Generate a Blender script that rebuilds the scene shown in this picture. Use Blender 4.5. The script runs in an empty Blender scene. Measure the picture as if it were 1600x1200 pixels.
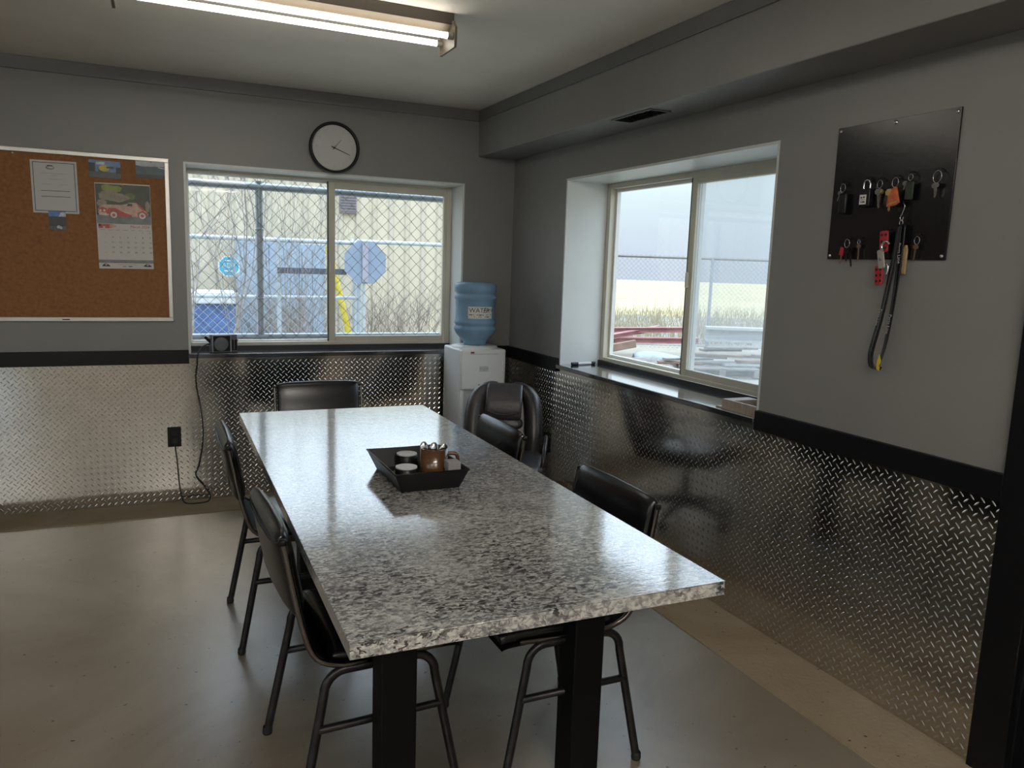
import bpy, bmesh, math, random
from mathutils import Vector, Matrix
random.seed(7)
S = bpy.context.scene
COL = S.collection
PI = math.pi

# ------------------------------------------------------------------ camera
CAM = Vector((-2.1705, -4.7732, 1.4250))
R_, U_, F_ = (Vector((0.90954, -0.41432, 0.03281)), Vector((0.03304, 0.15075, 0.98802)), Vector((0.41430, 0.89756, -0.15080)))
cd = bpy.data.cameras.new('camera'); cam = bpy.data.objects.new('camera', cd); COL.objects.link(cam)
cd.sensor_fit = 'HORIZONTAL'; cd.sensor_width = 36.0; cd.lens = 1215.39 * 36 / 1600; cd.clip_start = 0.02; cd.clip_end = 600
M = Matrix((R_, U_, -F_)).transposed().to_4x4(); M.translation = CAM
cam.matrix_world = M
S.camera = cam

# ------------------------------------------------------------------ sky (overcast, brighter towards the zenith)
W = bpy.data.worlds.new('overcast_sky'); S.world = W; W.use_nodes = True
nt = W.node_tree; nt.nodes.clear()
wo = nt.nodes.new('ShaderNodeOutputWorld'); bg = nt.nodes.new('ShaderNodeBackground')
tc = nt.nodes.new('ShaderNodeTexCoord'); sp = nt.nodes.new('ShaderNodeSeparateXYZ'); cr = nt.nodes.new('ShaderNodeValToRGB')
nt.links.new(tc.outputs['Generated'], sp.inputs[0]); nt.links.new(sp.outputs['Z'], cr.inputs[0])
nt.links.new(cr.outputs[0], bg.inputs[0]); nt.links.new(bg.outputs[0], wo.inputs[0])
SKY = [(0.0, (0.52, 0.59, 0.70)), (0.045, (0.58, 0.67, 0.76)), (0.084, (0.65, 0.78, 0.82)), (0.13, (0.82, 0.96, 1.02)), (0.35, (1.70, 2.05, 2.40)), (1.0, (3.0, 3.6, 4.2))]
el = cr.color_ramp.elements
el[0].position, el[0].color = SKY[0][0], SKY[0][1] + (1,)
el[1].position, el[1].color = SKY[-1][0], SKY[-1][1] + (1,)
for p_, c_ in SKY[1:-1]:
    e_ = el.new(p_); e_.color = c_ + (1,)
bg.inputs[1].default_value = 1.05
FILL_TUBE_STRENGTH = 64.0     # tubes of the unseen fill lamps added behind the camera
VIEW_TUBE_STRENGTH = 9.0   # tubes of the lamp in view, set dimmer to balance the light
S.view_settings.view_transform = 'Standard'; S.view_settings.look = 'None'
S.view_settings.exposure = 0.42; S.view_settings.gamma = 1.0; S.view_settings.use_curve_mapping = False
try:
    S.cycles.use_denoising = True; S.cycles.denoiser = 'OPENIMAGEDENOISE'
    S.cycles.max_bounces = 10; S.cycles.diffuse_bounces = 5; S.cycles.glossy_bounces = 5; S.cycles.transparent_max_bounces = 24
    S.cycles.sample_clamp_indirect = 6.0; S.cycles.caustics_reflective = False; S.cycles.caustics_refractive = False
except Exception:
    pass

# ------------------------------------------------------------------ materials
MATS = {}
def mat(name, col, rough=0.5, metal=0.0, var=0.08, scale=12.0, bump=0.0, bscale=None, spec=0.5, coat=0.0, emit=None, estr=0.0, stretch=(1, 1, 1)):
    """principled material whose colour drifts with a noise texture"""
    if name in MATS: return MATS[name]
    m = bpy.data.materials.new(name); m.use_nodes = True; MATS[name] = m
    n, l = m.node_tree.nodes, m.node_tree.links
    b = n['Principled BSDF']
    t = n.new('ShaderNodeTexCoord'); mp = n.new('ShaderNodeMapping'); mp.inputs['Scale'].default_value = stretch
    l.new(t.outputs['Object'], mp.inputs[0])
    nz = n.new('ShaderNodeTexNoise'); nz.inputs['Scale'].default_value = scale; nz.inputs['Detail'].default_value = 5
    l.new(mp.outputs[0], nz.inputs['Vector'])
    r = n.new('ShaderNodeValToRGB'); l.new(nz.outputs[0], r.inputs[0])
    r.color_ramp.elements[0].position = 0.3; r.color_ramp.elements[1].position = 0.7
    r.color_ramp.elements[0].color = tuple(max(0, c * (1 - var)) for c in col) + (1,)
    r.color_ramp.elements[1].color = tuple(min(1, c * (1 + var)) for c in col) + (1,)
    l.new(r.outputs[0], b.inputs['Base Color'])
    b.inputs['Roughness'].default_value = rough; b.inputs['Metallic'].default_value = metal
    b.inputs['Specular IOR Level'].default_value = spec; b.inputs['Coat Weight'].default_value = coat
    b.inputs['Coat Roughness'].default_value = 0.08
    if emit:
        b.inputs['Emission Color'].default_value = tuple(emit) + (1,); b.inputs['Emission Strength'].default_value = estr
    if bump:
        n2 = n.new('ShaderNodeTexNoise'); n2.inputs['Scale'].default_value = bscale or scale * 6; n2.inputs['Detail'].default_value = 4
        l.new(mp.outputs[0], n2.inputs['Vector'])
        bp = n.new('ShaderNodeBump'); bp.inputs['Strength'].default_value = bump; bp.inputs['Distance'].default_value = 0.003
        l.new(n2.outputs[0], bp.inputs['Height']); l.new(bp.outputs[0], b.inputs['Normal'])
    return m

def glass_mat(name, tint, gloss, haze=0.0, hazecol=(0.8, 0.8, 0.8), rough=0.02):
    """thin pane: clear transmission, a little mirror, optional dust haze"""
    m = bpy.data.materials.new(name); m.use_nodes = True; MATS[name] = m
    n, l = m.node_tree.nodes, m.node_tree.links; n.clear()
    o = n.new('ShaderNodeOutputMaterial'); tr = n.new('ShaderNodeBsdfTransparent'); tr.inputs[0].default_value = tuple(tint) + (1,)
    gl = n.new('ShaderNodeBsdfGlossy'); gl.inputs['Roughness'].default_value = rough
    mx = n.new('ShaderNodeMixShader'); fr = n.new('ShaderNodeLayerWeight'); fr.inputs[0].default_value = 0.25
    mm = n.new('ShaderNodeMath'); mm.operation = 'MULTIPLY_ADD'; mm.inputs[1].default_value = 0.12; mm.inputs[2].default_value = gloss
    l.new(fr.outputs['Fresnel'], mm.inputs[0]); l.new(mm.outputs[0], mx.inputs[0]); l.new(tr.outputs[0], mx.inputs[1]); l.new(gl.outputs[0], mx.inputs[2])
    last = mx
    if haze:
        df = n.new('ShaderNodeBsdfTranslucent'); df.inputs[0].default_value = tuple(hazecol) + (1,)
        nz = n.new('ShaderNodeTexNoise'); nz.inputs['Scale'].default_value = 3.0; t = n.new('ShaderNodeTexCoord'); l.new(t.outputs['Object'], nz.inputs['Vector'])
        m2 = n.new('ShaderNodeMath'); m2.operation = 'MULTIPLY_ADD'; m2.inputs[1].default_value = haze * 0.6; m2.inputs[2].default_value = haze * 0.7
        l.new(nz.outputs[0], m2.inputs[0])
        mx2 = n.new('ShaderNodeMixShader'); l.new(m2.outputs[0], mx2.inputs[0]); l.new(mx.outputs[0], mx2.inputs[1]); l.new(df.outputs[0], mx2.inputs[2]); last = mx2
    l.new(last.outputs[0], o.inputs[0])
    return m

def granite_mat():
    m = bpy.data.materials.new('granite_laminate'); m.use_nodes = True; MATS['granite'] = m
    n, l = m.node_tree.nodes, m.node_tree.links; b = n['Principled BSDF']
    t = n.new('ShaderNodeTexCoord')
    def noise(sc, det, dist, rough=0.6, stretch=(1, 1, 1)):
        mp = n.new('ShaderNodeMapping'); mp.inputs['Scale'].default_value = stretch; l.new(t.outputs['Object'], mp.inputs[0])
        z = n.new('ShaderNodeTexNoise'); z.inputs['Scale'].default_value = sc; z.inputs['Detail'].default_value = det
        z.inputs['Distortion'].default_value = dist; z.inputs['Roughness'].default_value = rough; l.new(mp.outputs[0], z.inputs['Vector']); return z.outputs[0]
    def ramp(src, stops):
        r = n.new('ShaderNodeValToRGB'); l.new(src, r.inputs[0]); e = r.color_ramp.elements
        e[0].position, e[0].color = stops[0][0], stops[0][1] + (1,); e[1].position, e[1].color = stops[-1][0], stops[-1][1] + (1,)
        for p_, c_ in stops[1:-1]:
            k = e.new(p_); k.color = c_ + (1,)
        return r.outputs[0]
    def mix(f, a, c):
        x = n.new('ShaderNodeMix'); x.data_type = 'RGBA'; l.new(f, x.inputs[0]); l.new(a, x.inputs[6]); l.new(c, x.inputs[7]); return x.outputs[2]
    base = ramp(noise(2.2, 6, 1.4), [(0.30, (0.16, 0.165, 0.18)), (0.44, (0.34, 0.34, 0.335)), (0.56, (0.50, 0.495, 0.47)), (0.70, (0.62, 0.61, 0.58))])
    mottle = ramp(noise(80, 6, 1.0, 0.62, (0.8, 1.3, 1)), [(0.40, (0.07, 0.07, 0.08)), (0.50, (0.46, 0.45, 0.44)), (0.58, (0.85, 0.84, 0.80))])
    f1 = n.new('ShaderNodeValue'); f1.outputs[0].default_value = 0.5
    c1 = mix(f1.outputs[0], base, mottle)
    flecks = ramp(noise(75, 4, 0.9, 0.55, (0.7, 1.5, 1)), [(0.535, (0, 0, 0)), (0.575, (1, 1, 1))])
    patch = ramp(noise(4.0, 4, 1.0), [(0.42, (0.10, 0.10, 0.10)), (0.56, (1, 1, 1))])
    mu = n.new('ShaderNodeMath'); mu.operation = 'MULTIPLY'; l.new(flecks, mu.inputs[0]); l.new(patch, mu.inputs[1])
    dk = n.new('ShaderNodeRGB'); dk.outputs[0].default_value = (0.022, 0.022, 0.027, 1)
    c2 = mix(mu.outputs[0], c1, dk.outputs[0])
    vein = ramp(noise(3.2, 7, 2.6, 0.62, (1.4, 0.7, 1)), [(0.480, (0, 0, 0)), (0.497, (0.4, 0.4, 0.4)), (0.503, (0.4, 0.4, 0.4)), (0.520, (0, 0, 0))])
    c3 = mix(vein, c2, dk.outputs[0])
    l.new(c3, b.inputs['Base Color'])
    b.inputs['Roughness'].default_value = 0.16; b.inputs['Specular IOR Level'].default_value = 0.9
    b.inputs['Coat Weight'].default_value = 1.0; b.inputs['Coat Roughness'].default_value = 0.07; b.inputs['Coat IOR'].default_value = 1.95
    bp = n.new('ShaderNodeBump'); bp.inputs['Strength'].default_value = 0.10; bp.inputs['Distance'].default_value = 0.002
    l.new(noise(85, 3, 0.6, 0.5, (0.45, 1.6, 1)), bp.inputs['Height']); l.new(bp.outputs[0], b.inputs['Normal']); l.new(bp.outputs[0], b.inputs['Coat Normal'])
    return m

def concrete_mat(name, ca, cb, cc, rough, bumpv):
    m = bpy.data.materials.new(name); m.use_nodes = True; MATS[name] = m
    n, l = m.node_tree.nodes, m.node_tree.links; b = n['Principled BSDF']; t = n.new('ShaderNodeTexCoord')
    z = n.new('ShaderNodeTexNoise'); z.inputs['Scale'].default_value = 1.1; z.inputs['Detail'].default_value = 9; z.inputs['Roughness'].default_value = 0.62; z.inputs['Distortion'].default_value = 0.8
    l.new(t.outputs['Object'], z.inputs['Vector'])
    r = n.new('ShaderNodeValToRGB'); l.new(z.outputs[0], r.inputs[0]); e = r.color_ramp.elements
    e[0].position, e[0].color = 0.28, ca + (1,); e[1].position, e[1].color = 0.72, cc + (1,); k = e.new(0.5); k.color = cb + (1,)
    sp = n.new('ShaderNodeTexNoise'); sp.inputs['Scale'].default_value = 45; sp.inputs['Detail'].default_value = 2; l.new(t.outputs['Object'], sp.inputs['Vector'])
    r2 = n.new('ShaderNodeValToRGB'); l.new(sp.outputs[0], r2.inputs[0]); r2.color_ramp.elements[0].position = 0.70; r2.color_ramp.elements[1].position = 0.76
    mx = n.new('ShaderNodeMix'); mx.data_type = 'RGBA'; l.new(r2.outputs[0], mx.inputs[0]); l.new(r.outputs[0], mx.inputs[6]); mx.inputs[7].default_value = tuple(c * 0.3 for c in ca) + (1,)
    l.new(mx.outputs[2], b.inputs['Base Color'])
    b.inputs['Specular IOR Level'].default_value = 0.5 if rough < 0.6 else 0.3
    if rough < 0.6: b.inputs['Coat Weight'].default_value = 0.5; b.inputs['Coat Roughness'].default_value = 0.27; b.inputs['Coat IOR'].default_value = 1.65
    rr = n.new('ShaderNodeMapRange'); rr.inputs['To Min'].default_value = rough - 0.1; rr.inputs['To Max'].default_value = rough + 0.14; l.new(z.outputs[0], rr.inputs[0]); l.new(rr.outputs[0], b.inputs['Roughness'])
    bp = n.new('ShaderNodeBump'); bp.inputs['Strength'].default_value = bumpv; bp.inputs['Distance'].default_value = 0.004
    z3 = n.new('ShaderNodeTexNoise'); z3.inputs['Scale'].default_value = 60; z3.inputs['Detail'].default_value = 5; l.new(t.outputs['Object'], z3.inputs['Vector'])
    l.new(z3.outputs[0], bp.inputs['Height']); l.new(bp.outputs[0], b.inputs['Normal'])
    return m

granite_mat()
concrete_mat('concrete', (0.145, 0.112, 0.075), (0.225, 0.185, 0.138), (0.30, 0.26, 0.205), 0.36, 0.10)
concrete_mat('old_concrete', (0.22, 0.165, 0.105), (0.33, 0.26, 0.175), (0.42, 0.345, 0.25), 0.7, 0.5)
concrete_mat('gravel', (0.26, 0.235, 0.185), (0.34, 0.31, 0.25), (0.42, 0.385, 0.315), 0.9, 0.8)
glass_mat('window_glass', (0.96, 0.97, 0.97), 0.0)
glass_mat('screened_glass', (0.80, 0.82, 0.83), 0.03, 0.12, (0.75, 0.77, 0.78))
mat('wall_paint', (0.215, 0.212, 0.208), 0.42, var=0.04, scale=3, bump=0.08, bscale=90)
mat('band_paint', (0.135, 0.134, 0.132), 0.45, var=0.05, scale=4)
mat('ceiling_paint', (0.88, 0.84, 0.77), 0.6, var=0.05, scale=2.5, bump=0.15, bscale=25)
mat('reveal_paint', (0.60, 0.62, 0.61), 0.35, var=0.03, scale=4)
mat('black_trim', (0.005, 0.005, 0.006), 0.42, var=0.2, scale=20, spec=0.25)
mat('black_sill', (0.016, 0.018, 0.022), 0.16, var=0.2, scale=8, spec=0.9, coat=1.0)
MATS['black_sill'].node_tree.nodes['Principled BSDF'].inputs['Coat IOR'].default_value = 2.0
mat('board_black', (0.006, 0.006, 0.008), 0.24, var=0.3, scale=14, bump=0.12, bscale=40, spec=0.6)
mat('almond_vinyl', (0.56, 0.53, 0.44), 0.4, var=0.05, scale=6)
mat('white_vinyl', (0.72, 0.72, 0.69), 0.35, var=0.04, scale=6)
mat('gasket', (0.02, 0.02, 0.022), 0.6, var=0.1)
mat('steel_plate', (0.64, 0.61, 0.56), 0.13, 1.0, var=0.08, scale=2.2, bump=0.05, bscale=5)
mat('steel_tread', (0.76, 0.75, 0.73), 0.22, 1.0, var=0.1, scale=30)
mat('black_vinyl', (0.006, 0.006, 0.007), 0.27, var=0.3, scale=9, bump=0.06, bscale=120, spec=0.6)
mat('chair_tube', (0.045, 0.042, 0.045), 0.33, 0.75, var=0.3, scale=25)
mat('chair_rail', (0.17, 0.155, 0.14), 0.22, 1.0, var=0.1, scale=18)
mat('rubber', (0.012, 0.012, 0.012), 0.7, var=0.2)
mat('leather', (0.020, 0.018, 0.020), 0.34, var=0.3, scale=7, bump=0.5, bscale=70, spec=0.5)
mat('leather_worn', (0.036, 0.032, 0.034), 0.40, var=0.35, scale=5, bump=0.5, bscale=60)
mat('black_plastic', (0.006, 0.006, 0.007), 0.4, var=0.15, scale=20, spec=0.3)
mat('table_black', (0.004, 0.004, 0.004), 0.6, var=0.2, scale=14, spec=0.15)
mat('chrome', (0.75, 0.75, 0.76), 0.14, 1.0, var=0.05)
mat('brass', (0.62, 0.45, 0.20), 0.3, 1.0, var=0.1)
mat('galvanized', (0.4, 0.44, 0.48), 0.42, 0.35, var=0.12, scale=14)
mat('fence_wire', (0.17, 0.165, 0.15), 0.5, 0.3, var=0.15, scale=20)
mat('cooler_white', (0.66, 0.67, 0.66), 0.35, var=0.03, scale=4)
mat('cooler_grey', (0.46, 0.47, 0.47), 0.4, var=0.03, scale=4)
mat('red', (0.36, 0.02, 0.03), 0.4, var=0.1)
mat('blue_tag', (0.02, 0.08, 0.5), 0.4, var=0.1)
mat('paper', (0.62, 0.60, 0.57), 0.7, var=0.03, scale=5)
mat('paper_cool', (0.56, 0.56, 0.57), 0.7, var=0.03, scale=5)
mat('ink', (0.03, 0.03, 0.035), 0.7, var=0.1)
mat('ink_grey', (0.25, 0.25, 0.25), 0.7, var=0.1)
mat('ink_pale', (0.42, 0.41, 0.40), 0.7, var=0.05)
mat('ink_red', (0.42, 0.05, 0.06), 0.7, var=0.1)
mat('cork', (0.269, 0.119, 0.045), 0.85, var=0.16, scale=60, bump=0.5, bscale=180)
mat('aluminium', (0.52, 0.51, 0.48), 0.36, 0.7, var=0.06, scale=9)
mat('clock_face', (0.50, 0.50, 0.475), 0.5, var=0.02, scale=4)
mat('fixture_dimmed', (0.13, 0.105, 0.075), 0.5, var=0.06, scale=10)  # white enamel, colour darkened against the glare of the tubes
mat('fixture_shade', (0.06, 0.048, 0.036), 0.55, var=0.1, scale=10)  # backlit shade of the channel put into its colour
mat('fill_tube_glow', (0.9, 0.9, 0.88), 0.4, var=0.01, emit=(1.0, 0.945, 0.87), estr=FILL_TUBE_STRENGTH)
mat('view_tube_glow', (0.9, 0.9, 0.88), 0.4, var=0.01, emit=(1.0, 0.93, 0.82), estr=VIEW_TUBE_STRENGTH)
mat('amber', (0.085, 0.036, 0.014), 0.22, var=0.2, scale=12, coat=0.6)
mat('tan_wood', (0.38, 0.26, 0.14), 0.55, var=0.15, scale=14, stretch=(6, 1, 1))
mat('board_wood', (0.30, 0.25, 0.20), 0.6, var=0.2, scale=12, stretch=(1, 8, 1))
mat('orange_tag', (0.45, 0.11, 0.03), 0.4, var=0.3, scale=60)
mat('green_tag', (0.018, 0.032, 0.020), 0.45, var=0.2)
mat('radio_grey', (0.11, 0.115, 0.13), 0.4, var=0.1)
mat('radio_silver', (0.40, 0.40, 0.42), 0.35, 0.5, var=0.05)
mat('siding', (0.56, 0.49, 0.365), 0.6, var=0.05, scale=2)
mat('siding_rib', (0.50, 0.44, 0.335), 0.6, var=0.05, scale=2)
mat('louver', (0.22, 0.17, 0.17), 0.6, var=0.15)
mat('blue_steel', (0.272, 0.336, 0.416), 0.5, var=0.12, scale=3)
mat('sign_back', (0.208, 0.256, 0.336), 0.5, 0.2, var=0.08, scale=6)
mat('sign_strip', (0.30, 0.29, 0.34), 0.5, 0.2, var=0.08)
mat('sign_cyan', (0.024, 0.336, 0.528), 0.45, var=0.12, scale=20)
mat('sign_white', (0.585, 0.626, 0.626), 0.5, var=0.03)
mat('dark_bar', (0.06, 0.065, 0.085), 0.5, var=0.2)
mat('yellow', (0.6, 0.464, 0.024), 0.5, var=0.1)
mat('bin_blue', (0.075, 0.13, 0.29), 0.5, var=0.2, scale=5)
mat('bin_white', (0.578, 0.592, 0.592), 0.5, var=0.03)
mat('bark', (0.224, 0.204, 0.19), 0.9, var=0.25, scale=15)
mat('dry_brush', (0.231, 0.187, 0.163), 0.9, var=0.3, scale=4)
mat('dry_grass', (0.374, 0.32, 0.197), 0.9, var=0.3, scale=6)
mat('field', (0.46, 0.385, 0.215), 0.95, var=0.12, scale=0.25, bump=0.6, bscale=8)
mat('scrub_soil', (0.245, 0.224, 0.197), 0.95, var=0.25, scale=1.2)
mat('red_steel', (0.354, 0.15, 0.15), 0.5, var=0.2, scale=5)
mat('white_beam', (0.462, 0.462, 0.449), 0.6, var=0.08)
mat('grey_wood', (0.231, 0.204, 0.184), 0.85, var=0.3, scale=8, stretch=(1, 1, 5))
mat('brown_wood', (0.204, 0.129, 0.095), 0.85, var=0.3, scale=8)
mat('tarp', (0.313, 0.354, 0.394), 0.6, var=0.1)
mat('pallet_blue', (0.05, 0.06, 0.08), 0.7, var=0.2)

# water jug: blue translucent plastic
def jug_mat():
    m = bpy.data.materials.new('blue_jug'); m.use_nodes = True; MATS['blue_jug'] = m
    b = m.node_tree.nodes['Principled BSDF']
    nz = m.node_tree.nodes.new('ShaderNodeTexNoise'); nz.inputs['Scale'].default_value = 6
    r = m.node_tree.nodes.new('ShaderNodeValToRGB'); m.node_tree.links.new(nz.outputs[0], r.inputs[0])
    r.color_ramp.elements[0].color = (0.30, 0.52, 0.76, 1); r.color_ramp.elements[1].color = (0.40, 0.62, 0.84, 1)
    m.node_tree.links.new(r.outputs[0], b.inputs['Base Color'])
    b.inputs['Roughness'].default_value = 0.12; b.inputs['IOR'].default_value = 1.2; b.inputs['Transmission Weight'].default_value = 0.45
jug_mat()

# ------------------------------------------------------------------ mesh helpers
class MB:
    def __init__(s): s.v, s.f, s.m, s.sm = [], [], [], []
    def add(s, vs, fs, mi=0, smooth=False):
        o = len(s.v); s.v += [tuple(p) for p in vs]
        for f in fs: s.f.append(tuple(i + o for i in f)); s.m.append(mi); s.sm.append(smooth)
        return s
    def box(s, x0, x1, y0, y1, z0, z1, mi=0):
        return s.add([(x0, y0, z0), (x1, y0, z0), (x1, y1, z0), (x0, y1, z0), (x0, y0, z1), (x1, y0, z1), (x1, y1, z1), (x0, y1, z1)],
                     [(3, 2, 1, 0), (4, 5, 6, 7), (0, 1, 5, 4), (1, 2, 6, 5), (2, 3, 7, 6), (3, 0, 4, 7)], mi)
    def obox(s, c, ax, ay, az, sx, sy, sz, mi=0):
        c, ax, ay, az = Vector(c), Vector(ax).normalized(), Vector(ay).normalized(), Vector(az).normalized()
        P = [c + ax * (i * sx / 2) + ay * (j * sy / 2) + az * (k * sz / 2) for k in (-1, 1) for i, j in ((-1, -1), (1, -1), (1, 1), (-1, 1))]
        return s.add(P, [(3, 2, 1, 0), (4, 5, 6, 7), (0, 1, 5, 4), (1, 2, 6, 5), (2, 3, 7, 6), (3, 0, 4, 7)], mi)
    def tube(s, path, r, n=8, closed=False, caps=True, mi=0, sx=1.0):
        P = [Vector(p) for p in path]; k = len(P)
        rs = r if isinstance(r, (list, tuple)) else [r] * k
        T = []
        for i in range(k):
            a = P[(i - 1) % k] if (closed or i > 0) else P[0]; b = P[(i + 1) % k] if (closed or i < k - 1) else P[-1]
            t = (b - a); T.append(t.normalized() if t.length > 1e-9 else Vector((0, 0, 1)))
        ref = Vector((0, 0, 1)) if abs(T[0].z) < 0.9 else Vector((1, 0, 0))
        nrm = T[0].cross(ref).normalized(); vs = []
        for i in range(k):
            nrm = (nrm - T[i] * nrm.dot(T[i])); nrm = nrm.normalized() if nrm.length > 1e-6 else T[i].orthogonal().normalized()
            bn = T[i].cross(nrm)
            for j in range(n):
                a = 2 * PI * j / n + PI / n
                vs.append(P[i] + (nrm * math.cos(a) * sx + bn * math.sin(a)) * rs[i])
        fs = []
        for i in range(k if closed else k - 1):
            for j in range(n):
                a, b = i * n + j, i * n + (j + 1) % n; c, d = ((i + 1) % k) * n + (j + 1) % n, ((i + 1) % k) * n + j
                fs.append((a, b, c, d))
        s.add(vs, fs, mi, n > 4)
        if caps and not closed:
            s.add(vs[:n], [tuple(reversed(range(n)))], mi); s.add(vs[-n:], [tuple(range(n))], mi)
        return s
    def cyl(s, a, b, r, n=16, r2=None, mi=0): return s.tube([a, b], [r, r if r2 is None else r2], n, mi=mi)
    def lathe(s, prof, c, n=32, axis='z', mi=0, smooth=True):
        cx, cy, cz = c; vs = []
        for r, h in prof:
            for j in range(n):
                a = 2 * PI * j / n; u, v = r * math.cos(a), r * math.sin(a)
                vs.append((cx + u, cy + v, cz + h) if axis == 'z' else ((cx + u, cy + h, cz - v) if axis == 'y' else (cx + h, cy + u, cz + v)))
        fs = [(i * n + j, i * n + (j + 1) % n, (i + 1) * n + (j + 1) % n, (i + 1) * n + j) for i in range(len(prof) - 1) for j in range(n)]
        return s.add(vs, fs, mi, smooth)
    def grid(s, fn, nu, nv, mi=0, smooth=True, cu=False, cv=False):
        vs = [fn(i / (nu if cu else nu - 1), j / (nv if cv else nv - 1)) for i in range(nu) for j in range(nv)]
        fs = []
        for i in range(nu if cu else nu - 1):
            for j in range(nv if cv else nv - 1):
                a, b = i * nv + j, i * nv + (j + 1) % nv; c, d = ((i + 1) % nu) * nv + (j + 1) % nv, ((i + 1) % nu) * nv + j
                fs.append((a, b, c, d))
        return s.add(vs, fs, mi, smooth)
    def prism(s, pts, o, ux, uy, th, mi=0):
        """polygon (2-D pts) at o with axes ux, uy, given thickness along ux x uy"""
        o, ux, uy = Vector(o), Vector(ux), Vector(uy); nn = ux.cross(uy).normalized() * th; k = len(pts)
        A = [o + ux * p[0] + uy * p[1] for p in pts]; B = [p + nn for p in A]
        fs = [tuple(reversed(range(k))), tuple(range(k, 2 * k))] + [(i, (i + 1) % k, k + (i + 1) % k, k + i) for i in range(k)]
        return s.add(A + B, fs, mi)
    def build(s, name, mats, parent=None, bevel=0.0, seg=2, recalc=True, subsurf=0, weld=False):
        me = bpy.data.meshes.new(name); me.from_pydata(s.v, [], s.f); me.update()
        for m in (mats if isinstance(mats, (list, tuple)) else [mats]): me.materials.append(MATS[m] if isinstance(m, str) else m)
        for p, mi, sm in zip(me.polygons, s.m, s.sm): p.material_index = mi; p.use_smooth = sm
        if bevel or recalc or weld:
            bm = bmesh.new(); bm.from_mesh(me)
            if weld: bmesh.ops.remove_doubles(bm, verts=bm.verts, dist=1e-5)
            if recalc: bmesh.ops.recalc_face_normals(bm, faces=bm.faces)
            if bevel:
                ed = [e for e in bm.edges if len(e.link_faces) == 2 and e.calc_face_angle(0) > 0.6]
                r = bmesh.ops.bevel(bm, geom=ed, offset=bevel, segments=seg, profile=0.5, affect='EDGES', clamp_overlap=True)
                for f in r['faces']: f.smooth = True
            bm.to_mesh(me); bm.free()
        o = bpy.data.objects.new(name, me); COL.objects.link(o)
        if subsurf:
            md = o.modifiers.new('subdivision', 'SUBSURF'); md.levels = subsurf; md.render_levels = subsurf
        if parent: attach(o, parent)
        return o
def wm(o):
    m = o.matrix_basis.copy()
    return wm(o.parent) @ o.matrix_parent_inverse @ m if o.parent else m
def attach(o, parent):
    """parent o keeping the world coordinates its mesh was built in"""
    o.parent = parent; o.matrix_parent_inverse = wm(parent).inverted()
def tag(o, label=None, cat=None, group=None, kind=None):
    if label: o['label'] = label
    if cat: o['category'] = cat
    if group: o['group'] = group
    if kind: o['kind'] = kind
    return o
def thing(name, label, cat, loc=(0, 0, 0), rz=0.0, group=None):
    o = bpy.data.objects.new(name, None); COL.objects.link(o); o.location = loc; o.rotation_euler = (0, 0, rz); o.empty_display_size = 0.05
    return tag(o, label, cat, group)
def local(o, parent):
    o.parent = parent; return o
def struct(o): o['kind'] = 'structure'; return o
def copy_tree(o, parent=None):
    c = o.copy(); COL.objects.link(c); c.parent = parent
    for ch in list(o.children): copy_tree(ch, c)
    return c
def text_mb(txt, size, o, ux, uy, mb=None, mi=0, align='LEFT', shear=0.0):
    cu = bpy.data.curves.new('lettering', 'FONT'); cu.body = txt; cu.size = size; cu.align_x = align; cu.align_y = 'CENTER'; cu.shear = shear
    cu.resolution_u = 2
    ob = bpy.data.objects.new('lettering', cu); COL.objects.link(ob); bpy.context.view_layer.update()
    me = bpy.data.meshes.new_from_object(ob.evaluated_get(bpy.context.evaluated_depsgraph_get()))
    mb = mb or MB(); o, ux, uy = Vector(o), Vector(ux).normalized(), Vector(uy).normalized()
    mb.add([o + ux * v.co.x + uy * v.co.y for v in me.vertices], [tuple(p.vertices) for p in me.polygons], mi)
    bpy.data.objects.remove(ob); bpy.data.curves.remove(cu); bpy.data.meshes.remove(me)
    return mb
def smooth_path(pts, n=6):
    P = [Vector(p) for p in pts]; out = []
    for i in range(len(P) - 1):
        a, b, c, d = P[max(i - 1, 0)], P[i], P[i + 1], P[min(i + 2, len(P) - 1)]
        for k in range(n):
            t = k / n
            out.append(0.5 * ((2 * b) + (c - a) * t + (2 * a - 5 * b + 4 * c - d) * t * t + (3 * b - a - 3 * c + d) * t ** 3))
    out.append(P[-1]); return out

# ------------------------------------------------------------------ dimensions
XL, YR = -5.0, -7.0            # left wall, rear wall
ZC = 2.384; ZT0, ZT1 = 0.811, 0.889
B0, B1, BH, BS = -2.003, -0.345, 1.930, 0.866      # back window opening
R0, R1, RH, RS = -2.418, -0.727, 1.925, 0.855      # right window opening (y)
DB, DR = 0.20, 0.27            # reveal depths
SD, SZ = 0.257, 2.103          # soffit
DY0, DY1 = -4.45, -3.52        # door opening in the right wall

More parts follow.
